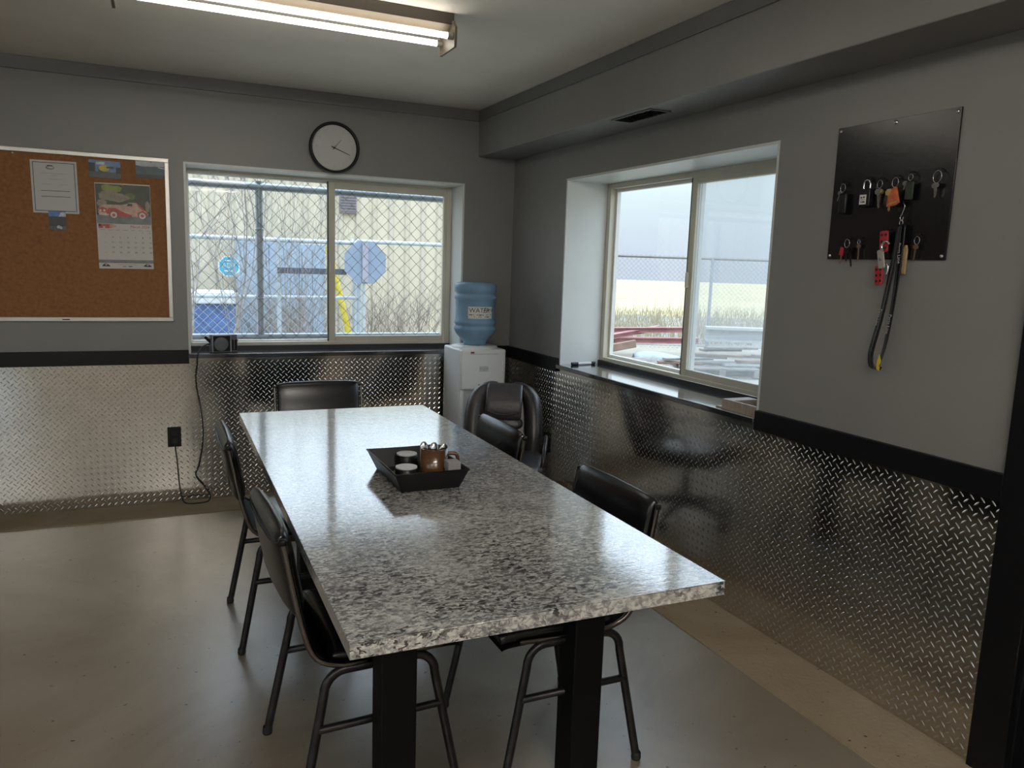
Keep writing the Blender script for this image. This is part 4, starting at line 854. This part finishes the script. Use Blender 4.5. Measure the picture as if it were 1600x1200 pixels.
keyset('key_ring', 'large thin key ring with two slim keys, rightmost on the key board', -3.112, 1.746, 0.018, [lambda o: key_mb(-3.106, 1.712, 0.050, 0.10, -0.019, 0.9).build('key', 'chrome', o), lambda o: key_mb(-3.114, 1.712, 0.052, -0.02, -0.022, 0.8).build('key', 'chrome', o)])
Z2 = 1.548
keyset('key_bunch', 'bunch of keys with a red tag, lower left of the key board', -2.797, Z2, 0.014, [
    lambda o: MB().prism([(-0.010, -0.026), (0.006, -0.030), (0.008, -0.004), (-0.004, 0.0)], (-0.026, -2.783, Z2 - 0.024), (0, -1, 0), (0, 0, 1), 0.003).build('red_tag', 'red', o),
    lambda o: key_mb(-2.782, Z2 - 0.030, 0.058, -0.15, -0.020, 0.9).build('key', 'chrome', o), lambda o: key_mb(-2.806, Z2 - 0.026, 0.066, 0.22, -0.017, 1.0).build('key', 'chair_tube', o), lambda o: key_mb(-2.800, Z2 - 0.028, 0.050, 0.05, -0.023, 0.9).build('key', 'chair_tube', o)])
keyset('single_key', 'single slim key hanging right of the red-tagged keys on the key board', -2.846, 1.545, 0.007, [lambda o: key_mb(-2.846, 1.533, 0.074, 0.02, -0.018, 0.75).build('key', 'chrome', o)])
keyset('key_ring', 'small key ring with one dark key, lower right of the key board', -3.066, 1.552, 0.012, [lambda o: key_mb(-3.066, 1.530, 0.060, -0.08, -0.020, 0.85).build('key', 'chrome', o)])
# lockout hasp
hp = thing('lockout_hasp', 'red and silver lockout hasp hanging at the lower edge of the key board', 'lockout hasp', (-0.03, -2.955, 1.41)); hook(-2.955, 1.572)
def plateh(y0, z0, w, h, ang, m, nm_, th=0.006, d=-0.024, holes=True):
    ux, uz = Vector((0, -math.cos(ang), math.sin(ang))), Vector((0, math.sin(ang), math.cos(ang)))
    o_ = MB().prism([(-w, -h * 0.9), (-w * 0.7, -h), (w * 0.7, -h), (w, -h * 0.9), (w, h * 0.9), (w * 0.7, h), (-w * 0.7, h), (-w, h * 0.9)], (d, y0, z0), ux, uz, th).build(nm_, m, hp, bevel=0.001)
    if holes:
        hb = MB()
        for i in (-1, 1):
            for j in (-1, 0, 1):
                c_ = Vector((d, y0, z0)) + ux * (i * w * 0.48) + uz * (j * h * 0.62); hb.lathe([(0, -0.0066), (0.0045, -0.0066), (0.0045, -0.004)], tuple(c_), 10, 'x', smooth=False)
        hb.build('lock_hole', 'rubber', o_)
plateh(-2.952, 1.540, 0.0155, 0.034, 0.08, 'red', 'red_jaw'); plateh(-2.945, 1.432, 0.0150, 0.030, 0.10, 'red', 'red_handle'); plateh(-2.953, 1.484, 0.012, 0.030, 0.22, 'aluminium', 'steel_body', 0.005, -0.031, False)
MB().lathe([(0, -0.0375), (0.006, -0.0372), (0.006, -0.036)], (0, -2.952, 1.484), 14, 'x').build('rivet', 'ink_grey', hp)
MB().tube([(-0.034, -2.966 + 0.015 * math.cos(a), 1.524 + 0.015 * math.sin(a)) for a in [-1.2 + 3.9 * i / 16 for i in range(17)]], 0.0042, 8).build('hasp_loop', 'chrome', hp)
MB().tube([(-0.030, -2.972 - 0.008 * math.cos(a), 1.452 + 0.018 * math.sin(a)) for a in [-1.3 + 2.6 * i / 10 for i in range(11)]], 0.003, 8).build('hasp_hook', 'chrome', hp)
# lanyard
ly = thing('lanyard', 'long black lanyard with white lettering hanging below the key board', 'lanyard', (-0.03, -3.0, 1.13)); hook(-3.008, 1.655)
MB().tube(smooth_path([(-0.022, -3.006, 1.658), (-0.024, -3.013, 1.648), (-0.024, -3.006, 1.625), (-0.024, -3.000, 1.612), (-0.024, -3.008, 1.604), (-0.024, -3.012, 1.615)], 5), 0.0018, 6).build('clip', 'chrome', ly)
ring_mb(-3.006, 1.598, 0.008, -0.024, 0.0014).build('ring', 'chrome', ly)
def strap(pts, widths, m, nm_, tw):
    P = smooth_path(pts, 6); n = len(P)
    def fn(u, v):
        i = min(int(round(u * (n - 1))), n - 1); p = P[i]; w = widths[0] + (widths[1] - widths[0]) * u; a = tw[0] + (tw[1] - tw[0]) * u
        return (p.x - math.sin(a) * (v - 0.5) * w, p.y - math.cos(a) * (v - 0.5) * w, p.z)
    o_ = MB().grid(fn, n, 3).build(nm_, m, ly); md = o_.modifiers.new('thickness', 'SOLIDIFY'); md.thickness = 0.0014; return P
strap([(-0.026, -3.004, 1.592), (-0.028, -2.999, 1.50), (-0.034, -2.992, 1.40), (-0.036, -2.978, 1.30), (-0.034, -2.955, 1.20), (-0.032, -2.950, 1.165), (-0.034, -2.960, 1.136), (-0.040, -2.985, 1.128), (-0.044, -2.995, 1.140)], (0.026, 0.026), 'black_vinyl', 'strap', (0.35, 0.10))
strap([(-0.022, -3.012, 1.592), (-0.022, -3.013, 1.50), (-0.022, -3.010, 1.40), (-0.024, -3.006, 1.31), (-0.026, -2.998, 1.22), (-0.034, -2.994, 1.17), (-0.044, -2.995, 1.140)], (0.025, 0.020), 'black_vinyl', 'strap', (0.15, 0.6))
MB().prism([(-0.004, 0), (0.008, -0.006), (0.011, 0.030), (0.003, 0.048), (-0.003, 0.025)], (-0.046, -2.992, 1.132), (0, -1, 0), (0, 0, 1), 0.0012).build('yellow_lining', 'yellow', ly)
mb = text_mb('Parts Line', 0.016, (-0.0305, -3.012, 1.535), (0, -0.08, -1), (0, -1, 0.08)); text_mb('Parts Line', 0.016, (-0.0345, -3.010, 1.31), (0, 0.10, -1), (0, -1, -0.1), mb); text_mb('Parts Line', 0.014, (-0.0385, -2.976, 1.325), (0, 0.22, -1), (0, -1, -0.2), mb)
mb.build('lettering', 'ink_pale', ly)
wt = thing('wooden_tag', 'short tan wooden stick hanging behind the lanyard below the key board', 'wooden stick', (-0.02, -3.028, 1.44))
MB().prism([(-0.007, 0.0), (0.007, 0.0), (0.008, 0.075), (0.004, 0.09), (-0.004, 0.09), (-0.008, 0.075)], (-0.014, -3.027, 1.438), (0, -1, 0), (0, 0, 1), 0.006).build('stick', 'tan_wood', wt, bevel=0.002)

# ------------------------------------------------------------------ outdoors
GZ = -0.06
struct(MB().box(-60, 60, -30, 24, GZ - 0.4, GZ).build('ground', 'gravel'))
def chain_link(mb, a, b, z0, z1, pitch, wr, n=3):
    """zigzag wires woven between a and b (ground points)"""
    a, b = Vector(a), Vector(b); L = (b - a).length; d = (b - a) / L; nrm = Vector((-d.y, d.x, 0))
    k = int(L / pitch); rows = int((z1 - z0) / (pitch / 2))
    for i in range(k):
        for s_ in (0,):
            path = []
            for j in range(rows + 1):
                u = (i + (0.5 if j % 2 else -0.02) ) * pitch + (0.25 * pitch)
                path.append(a + d * u + Vector((0, 0, z0 + j * pitch / 2)) + nrm * (wr * (1 if j % 2 else -1)))
            mb.tube(path, wr, n, caps=False)
            path2 = []
            for j in range(rows + 1):
                u = (i + (0.5 if j % 2 else 1.02)) * pitch + 0.25 * pitch
                path2.append(a + d * u + Vector((0, 0, z0 + j * pitch / 2)) + nrm * (wr * (1 if j % 2 else -1)))
            mb.tube(path2, wr, n, caps=False)
    return mb
# fence right outside the back window
FY = 0.52
fn_ = thing('chain_link_fence', 'galvanised chain-link fence panel right outside the back window', 'fence', (-1.2, FY, GZ))
for z, r in ((1.865, 0.024), (0.912, 0.021)): MB().tube([(-4.2, FY, z), (0.78, FY, z)], r, 12).build('rail', 'galvanized', fn_)
for x in (-3.9, -1.545, 0.75):
    po = MB().tube([(x, FY + 0.004, GZ), (x, FY + 0.004, 1.90)], 0.024, 12).build('post', 'galvanized', fn_)
    for z in (1.60, 1.16): MB().lathe([(0.0255, -0.006), (0.027, -0.006), (0.027, 0.006), (0.0255, 0.006)], (x, FY + 0.004, z), 14).build('band', 'galvanized', po)
tag(chain_link(MB(), (-3.6, FY - 0.03, 0), (0.70, FY - 0.03, 0), 0.55, 1.96, 0.082, 0.0024, 4).build('wire_mesh', 'fence_wire', fn_), kind='stuff')
# second fence and gate farther out
GY = 6.0
f2 = thing('gate_fence', 'low galvanised chain-link gate farther out behind the back window', 'fence', (-0.5, GY, GZ))
for z, x0, x1, r in ((1.655, -4.5, 0.45, 0.030), (0.905, -4.5, 0.40, 0.024)): MB().tube([(x0, GY, z), (x1, GY, z)], r, 10).build('rail', 'galvanized', f2)
for x in (-3.2, -0.66, 0.42): MB().tube([(x, GY, GZ), (x, GY, 1.70)], 0.032, 10).build('post', 'galvanized', f2)
tag(chain_link(MB(), (-4.0, GY - 0.04, 0), (0.35, GY - 0.04, 0), GZ + 0.05, 1.66, 0.11, 0.0028, 3).build('wire_mesh', 'galvanized', f2), kind='stuff')
f3 = thing('gate_fence', 'taller pale rail fence continuing right behind the octagonal sign', 'fence', (2.5, GY + 0.4, GZ))
MB().tube([(0.40, GY + 0.4, 1.69), (3.4, GY + 0.4, 1.69)], 0.030, 10).build('rail', 'galvanized', f3)
for x in (0.45, 3.3): MB().tube([(x, GY + 0.4, GZ), (x, GY + 0.4, 1.72)], 0.032, 10).build('post', 'galvanized', f3)
# octagonal sign seen from behind
sg = thing('octagonal_sign', 'grey back of an octagonal road sign seen through the right pane of the back window', 'sign', (0.52, 5.75, GZ))
MB().prism([(0.305 * math.cos(PI / 8 + k * PI / 4), 0.305 * math.sin(PI / 8 + k * PI / 4)) for k in range(8)], (0.44, 5.75, 1.395), (1, 0, 0), (0, 0, 1), 0.004).build('panel', 'sign_back', sg)
MB().box(0.395, 0.475, 5.722, 5.745, 1.13, 1.66).build('bracket', 'sign_strip', sg); MB().tube([(0.435, 5.80, GZ), (0.435, 5.80, 1.66)], 0.022, 8).build('post', 'galvanized', sg)
# small blue octagonal sign
s2 = thing('security_sign', 'small bright blue octagonal security sign on the far gate', 'sign', (-1.285, 5.955, 1.29)); q = (-1.285, 5.955, 1.292)
oct_ = lambda r: [(r * math.cos(PI / 8 + k * PI / 4), r * math.sin(PI / 8 + k * PI / 4)) for k in range(8)]
MB().prism(oct_(0.140), q, (1, 0, 0), (0, 0, 1), 0.004).build('panel', 'sign_white', s2); MB().prism(oct_(0.125), (q[0], q[1] - 0.004, q[2]), (1, 0, 0), (0, 0, 1), 0.0015).build('blue_field', 'sign_cyan', s2)
mb = text_mb('ADT', 0.085, (q[0], q[1] - 0.007, q[2] + 0.008), (1, 0, 0), (0, 0, 1), None, 0, 'CENTER'); mb.box(q[0] - 0.06, q[0] + 0.06, q[1] - 0.0070, q[1] - 0.0065, q[2] - 0.066, q[2] - 0.050).box(q[0] - 0.05, q[0] + 0.05, q[1] - 0.0070, q[1] - 0.0065, q[2] + 0.066, q[2] + 0.080)
mb.build('lettering', 'sign_white', s2)['kind'] = 'stuff'
# dark gate bar, yellow pole, bin, blue cabinet
o = thing('gate_bar', 'dark horizontal bar across the far gate', 'bar', (-0.25, 5.85, 1.22)); MB().box(-0.70, 0.20, 5.80, 5.86, 1.222, 1.300).build('bar', 'dark_bar', o, bevel=0.004); MB().box(-0.70, -0.62, 5.86, 5.952, 1.235, 1.29).build('clamp', 'galvanized', o)
o = thing('yellow_pole', 'leaning yellow pole behind the far gate', 'pole', (0.42, 7.2, GZ)); MB().tube([(0.60, 7.2, GZ + 0.02), (0.52, 7.2, 0.42), (0.25, 7.2, 1.55), (0.23, 7.2, 1.62)], 0.048, 10).build('shaft', 'yellow', o); MB().box(0.50, 0.70, 7.1, 7.3, GZ, GZ + 0.04).build('foot_plate', 'yellow', o)
o = thing('waste_bin', 'blue waste bin with a white lid at the lower left of the back window', 'bin', (-1.6, 7.5, GZ))
MB().prism([(-0.48, 0.0), (0.48, 0.0), (0.52, 0.75), (-0.52, 0.75)], (-1.62, 7.9, GZ + 0.05), (1, 0, 0), (0, 0, 1), 0.75).build('tub', 'bin_blue', o, bevel=0.01); MB().box(-2.17, -1.07, 7.10, 7.95, GZ + 0.80, GZ + 0.97).build('lid', 'bin_white', o, bevel=0.02)
for x in (-2.0, -1.2): MB().cyl((x, 7.2, GZ + 0.05), (x + 0.06, 7.2, GZ + 0.05), 0.05, 12).build('wheel', 'rubber', o)
for x0, x1, z1, lb in ((-0.95, 0.0, 1.72, 'pale blue-grey steel cabinet standing wide behind the gate'), (0.005, 0.42, 1.66, 'narrow pale blue steel cabinet behind the gate bar')):
    o = thing('steel_cabinet', lb, 'cabinet', ((x0 + x1) / 2, 8.6, GZ), 0, 'steel cabinets behind the gate'); MB().box(x0, x1, 8.4, 8.9, GZ, z1).build('body', 'blue_steel', o, bevel=0.01)
    MB().box(x0 + 0.05, (x0 + x1) / 2 - 0.01, 8.385, 8.4, 0.1, z1 - 0.08).build('door', 'blue_steel', o); MB().box((x0 + x1) / 2 + 0.01, x1 - 0.05, 8.385, 8.4, 0.1, z1 - 0.08).build('door', 'blue_steel', o)
# beige building with ribbed siding
BY = 9.3
bd = thing('metal_building', 'beige building with vertical ribbed metal siding behind the fences', 'building', (-1.5, BY, GZ))
MB().box(-10, 5.6, BY, BY + 6, GZ, 2.95).build('wall', 'siding', bd); MB().box(-10.1, 5.7, BY - 0.08, BY + 6.1, 2.95, 3.0).build('roof_edge', 'white_beam', bd)
rm = MB().prism([(-0.055, 0), (-0.03, 0.035), (0.03, 0.035), (0.055, 0)], (0, 0, GZ), (1, 0, 0), (0, -1, 0), 2.95 - GZ)
rib0 = rm.build('rib', 'siding_rib', bd); rmin = rib0.matrix_parent_inverse.copy()
for k in range(51):
    r_ = rib0 if k == 0 else rib0.copy()
    if k: COL.objects.link(r_)
    r_.matrix_parent_inverse = rmin; r_.location = (-9.8 + 0.305 * k, BY - 0.001, 2.95 if rm.v[4][2] < rm.v[0][2] else 0)
lv = MB().box(0.84, 1.14, BY - 0.09, BY - 0.002, 2.24, 2.55).build('vent_box', 'louver', bd, bevel=0.005)
for k in range(6): MB().obox((0.99, BY - 0.10, 2.275 + 0.047 * k), (1, 0, 0), (0, 1, -0.7), (0, 0.7, 1), 0.27, 0.04, 0.004).build('vent_slat', 'sign_strip', lv)

# bare shrubs and brush
def shrub(name, label, base, h, n, spread, r0, seed, m='bark', twigs=3, lean=(0, 0), group='bare shrubs behind the fence', cat='shrub'):
    rr = random.Random(seed); mb = MB(); base = Vector(base)
    def branch(p, d, ln, r, depth):
        k = 5; path = [p]; rs = [r]
        for i in range(k):
            d = (d + Vector((rr.uniform(-1, 1), rr.uniform(-1, 1), rr.uniform(-0.3, 0.6))) * 0.16).normalized(); p = p + d * ln / k; path.append(p); rs.append(r * (1 - 0.75 * (i + 1) / k))
            if depth > 0 and i > 0:
                for _ in range(twigs):
                    if rr.random() < 0.62: branch(p, (d + Vector((rr.uniform(-1, 1), rr.uniform(-1, 1), rr.uniform(-0.4, 0.8))) * 0.75).normalized(), ln * rr.uniform(0.28, 0.5), r * 0.42, depth - 1)
        mb.tube(path, rs, 3, caps=False)
    for i in range(n):
        a = rr.uniform(0, 2 * PI); d = Vector((math.cos(a) * spread + lean[0], math.sin(a) * spread + lean[1], 1)).normalized()
        branch(base + Vector((rr.uniform(-0.5, 0.5) * spread, rr.uniform(-0.3, 0.3) * spread, 0)), d, h * rr.uniform(0.7, 1.05), r0, 2)
    o = thing(name, label, cat, tuple(base), 0, group); mb.build('branches', m, o, recalc=False)
shrub('bare_shrub', 'leafless tree with arching branches at the far left of the back window', (-1.75, 2.6, GZ), 2.6, 4, 0.30, 0.015, 3, lean=(0.15, 0.1))
shrub('bare_shrub', 'leafless shrub right of the fence post in the left pane', (-0.95, 3.2, GZ), 2.4, 9, 0.20, 0.0055, 5)
shrub('bare_shrub', 'thin leafless shrub between the blue sign and the fence post', (-1.30, 4.4, GZ), 2.3, 8, 0.25, 0.0055, 8)
for k, (x, y, h, lb) in enumerate(((-0.45, 7.7, 0.9, 'low brown brush beside the waste bin'), (-0.35, 6.5, 0.95, 'low brown brush below the dark gate bar'), (0.95, 7.3, 0.85, 'low brown brush under the octagonal sign'), (1.80, 8.0, 0.95, 'low brown brush in the middle of the right pane'), (2.75, 7.4, 0.9, 'low brown brush at the right edge of the back window view'))):
    shrub('dry_brush', lb, (x, y, GZ), h, 34, 0.6, 0.007, 20 + k, 'dry_brush', 2, group='low dry brush by the building', cat='brush')
# far field, scrub strip and fence seen through the right window
f0, f1 = Vector((0.414, 0.898, 0)).normalized(), Vector((0.898, -0.414, 0)).normalized()
far = lambda d, s_, z=GZ: Vector((CAM.x, CAM.y, 0)) + f0 * d + f1 * s_ + Vector((0, 0, z))
def strip(name, d0, d1, s0, s1, z0, z1, m):
    return struct(MB().add([far(d0, s0, z0), far(d0, s1, z0), far(d1, s1, z1), far(d1, s0, z1), far(d0, s0, z0 - 0.5), far(d0, s1, z0 - 0.5), far(d1, s1, z1 - 0.5), far(d1, s0, z1 - 0.5)], [(0, 1, 2, 3), (0, 4, 5, 1), (1, 5, 6, 2), (2, 6, 7, 3), (3, 7, 4, 0), (4, 7, 6, 5)]).build(name, m))
strip('ground_scrub', 15.5, 24, -10, 60, GZ + 0.01, GZ + 0.10, 'scrub_soil')
strip('ground_field', 24, 95, -14, 120, GZ + 0.10, GZ + 0.20, 'field')
ff = thing('far_fence', 'long chain-link fence in front of the yellow field beyond the right window', 'fence', tuple(far(15, 8)))
MB().tube([far(14.5, 1.0, 1.66), far(14.5, 17, 1.66)], 0.022, 8).build('rail', 'fence_wire', ff)
for s_ in (1.05, 3.62, 6.9, 10.1, 13.3, 16.5): MB().tube([far(14.5, s_, GZ), far(14.5, s_, 1.69)], 0.030, 8).build('post', 'galvanized', ff)
tag(chain_link(MB(), far(14.46, 1.0, 0), far(14.46, 11.5, 0), 0.0, 1.74, 0.085, 0.0022, 3).build('wire_mesh', 'fence_wire', ff), kind='stuff')
rr = random.Random(11); gm = MB()
for i in range(5200):
    d, s_ = rr.uniform(15.8, 26), rr.uniform(1.2, 14); p = far(d, s_, GZ); h = rr.uniform(0.15, 0.5) * (1.5 if rr.random() < 0.06 else 1); w = 0.006 + 0.008 * rr.random(); l_ = rr.uniform(-0.15, 0.15)
    gm.add([p - f1 * w, p + f1 * w, p + f1 * (l_) + Vector((0, 0, h))], [(0, 1, 2)])
o = gm.build('dry_grass', 'dry_grass', recalc=False); tag(o, 'pale dry grass growing along the far fence beyond the right window', 'grass', kind='stuff')
def beam(name, label, cat, a, b, w, h, m, group=None):
    a, b = Vector(a), Vector(b); d = (b - a).normalized(); sd = d.cross(Vector((0, 0, 1))).normalized(); up_ = sd.cross(d)
    mb = MB()
    for k in (-1, 1): mb.obox((a + b) / 2 + up_ * (k * h * 0.42), d, sd, up_, (b - a).length, w, h * 0.16)
    mb.obox((a + b) / 2, d, sd, up_, (b - a).length, w * 0.2, h * 0.70); o = mb.build(name, m); tag(o, label, cat, group)
def near(u_, d, z): return far(d, u_, z)
beam('steel_beam', 'long red steel beam lying lowest beyond the right window', 'beam', far(13.4, 1.2, 0.20), far(13.2, 3.15, 0.26), 0.14, 0.10, 'red_steel', 'red steel beams'); beam('steel_beam', 'red steel beam laid across the top of the others', 'beam', far(13.7, 1.3, 0.34), far(13.6, 3.2, 0.42), 0.14, 0.09, 'red_steel', 'red steel beams')
beam('steel_beam', 'red steel beam lying skewed at the left of the stack', 'beam', far(13.1, 1.5, 0.26), far(14.0, 2.6, 0.40), 0.12, 0.08, 'red_steel', 'red steel beams')
beam('white_beam', 'long white beam seen through the right pane of the right window', 'beam', far(13.8, 3.4, 0.34), far(13.4, 7.2, 0.36), 0.3, 0.26, 'white_beam')
o = MB().grid(lambda u, v: far(12.65 + 0.4 * v, 2.0 + 1.3 * u, GZ + 0.13 * math.sin(PI * min(1, v * 1.3)) * (0.7 + 0.3 * math.sin(7 * u)) + 0.02), 14, 8).build('tarp', 'tarp'); tag(o, 'crumpled pale blue tarp in front of the red beams', 'tarp')
o.modifiers.new('thickness', 'SOLIDIFY').thickness = 0.01
def pallet(label, c, ang, m):
    o = thing('wooden_pallet', label, 'pallet', tuple(c), 0, 'pallets on the gravel yard'); ax = Vector((math.cos(ang), math.sin(ang), 0)); ay = Vector((-ax.y, ax.x, 0)); az = Vector((0, 0, 1)); c = Vector(c)
    for k in range(6): MB().obox(c + ay * (-0.45 + 0.18 * k) + az * 0.13, ax, ay, az, 1.1, 0.13, 0.022).build('deck_board', m, o)
    for k in (-1, 0, 1): MB().obox(c + ax * (0.5 * k) + az * 0.07, ax, ay, az, 0.09, 1.05, 0.095).build('stringer', m, o)
    for k in (-1, 1): MB().obox(c + ay * (0.42 * k) + az * 0.011, ax, ay, az, 1.1, 0.1, 0.02).build('bottom_board', m, o)
pallet('weathered pallet lying left of centre in the right window view', far(11.4, 1.70, GZ), -0.35, 'grey_wood'); pallet('weathered pallet with a dark end lying under the scrap boards', far(11.4, 2.95, GZ), -0.40, 'grey_wood'); pallet('weathered pallet half hidden behind the hazy right pane', far(11.4, 4.2, GZ), -0.5, 'grey_wood')
rr = random.Random(4)
ORD = 'first second third fourth fifth sixth seventh eighth ninth tenth eleventh twelfth thirteenth fourteenth fifteenth sixteenth'.split()
for k in range(16):
    s_ = 2.45 + 0.16 * k + rr.uniform(-0.03, 0.03); d = 11.4 + rr.uniform(-0.2, 0.3); z = 0.055 + 0.042 * (k % 6); a = rr.uniform(-0.4, 0.4) - 0.4; tl = 0.0
    ax = Vector((math.cos(a), math.sin(a), tl)).normalized(); ay = Vector((-math.sin(a), math.cos(a), 0)); az = ax.cross(ay)
    b_ = MB().obox(far(d, s_, z + 0.05), ax, ay, az, rr.uniform(0.6, 0.85), 0.12, 0.03).build('scrap_board', ['brown_wood', 'grey_wood', 'white_beam', 'brown_wood'][k % 4]); tag(b_, ['brown', 'grey', 'whitish', 'brown'][k % 4] + ' scrap board, ' + ORD[k] + ' from the left in the heap on the pallets', 'board', 'scrap boards heaped on the pallets')
o = MB().obox(far(12.6, 1.65, 0.16), (0.9, -0.4, 0.22), (0.4, 0.9, 0), (-0.1, 0.1, 1), 0.7, 0.12, 0.12).build('timber_offcut', 'brown_wood', bevel=0.01); tag(o, 'thick brown timber offcut lying at the left edge of the right window view', 'timber')
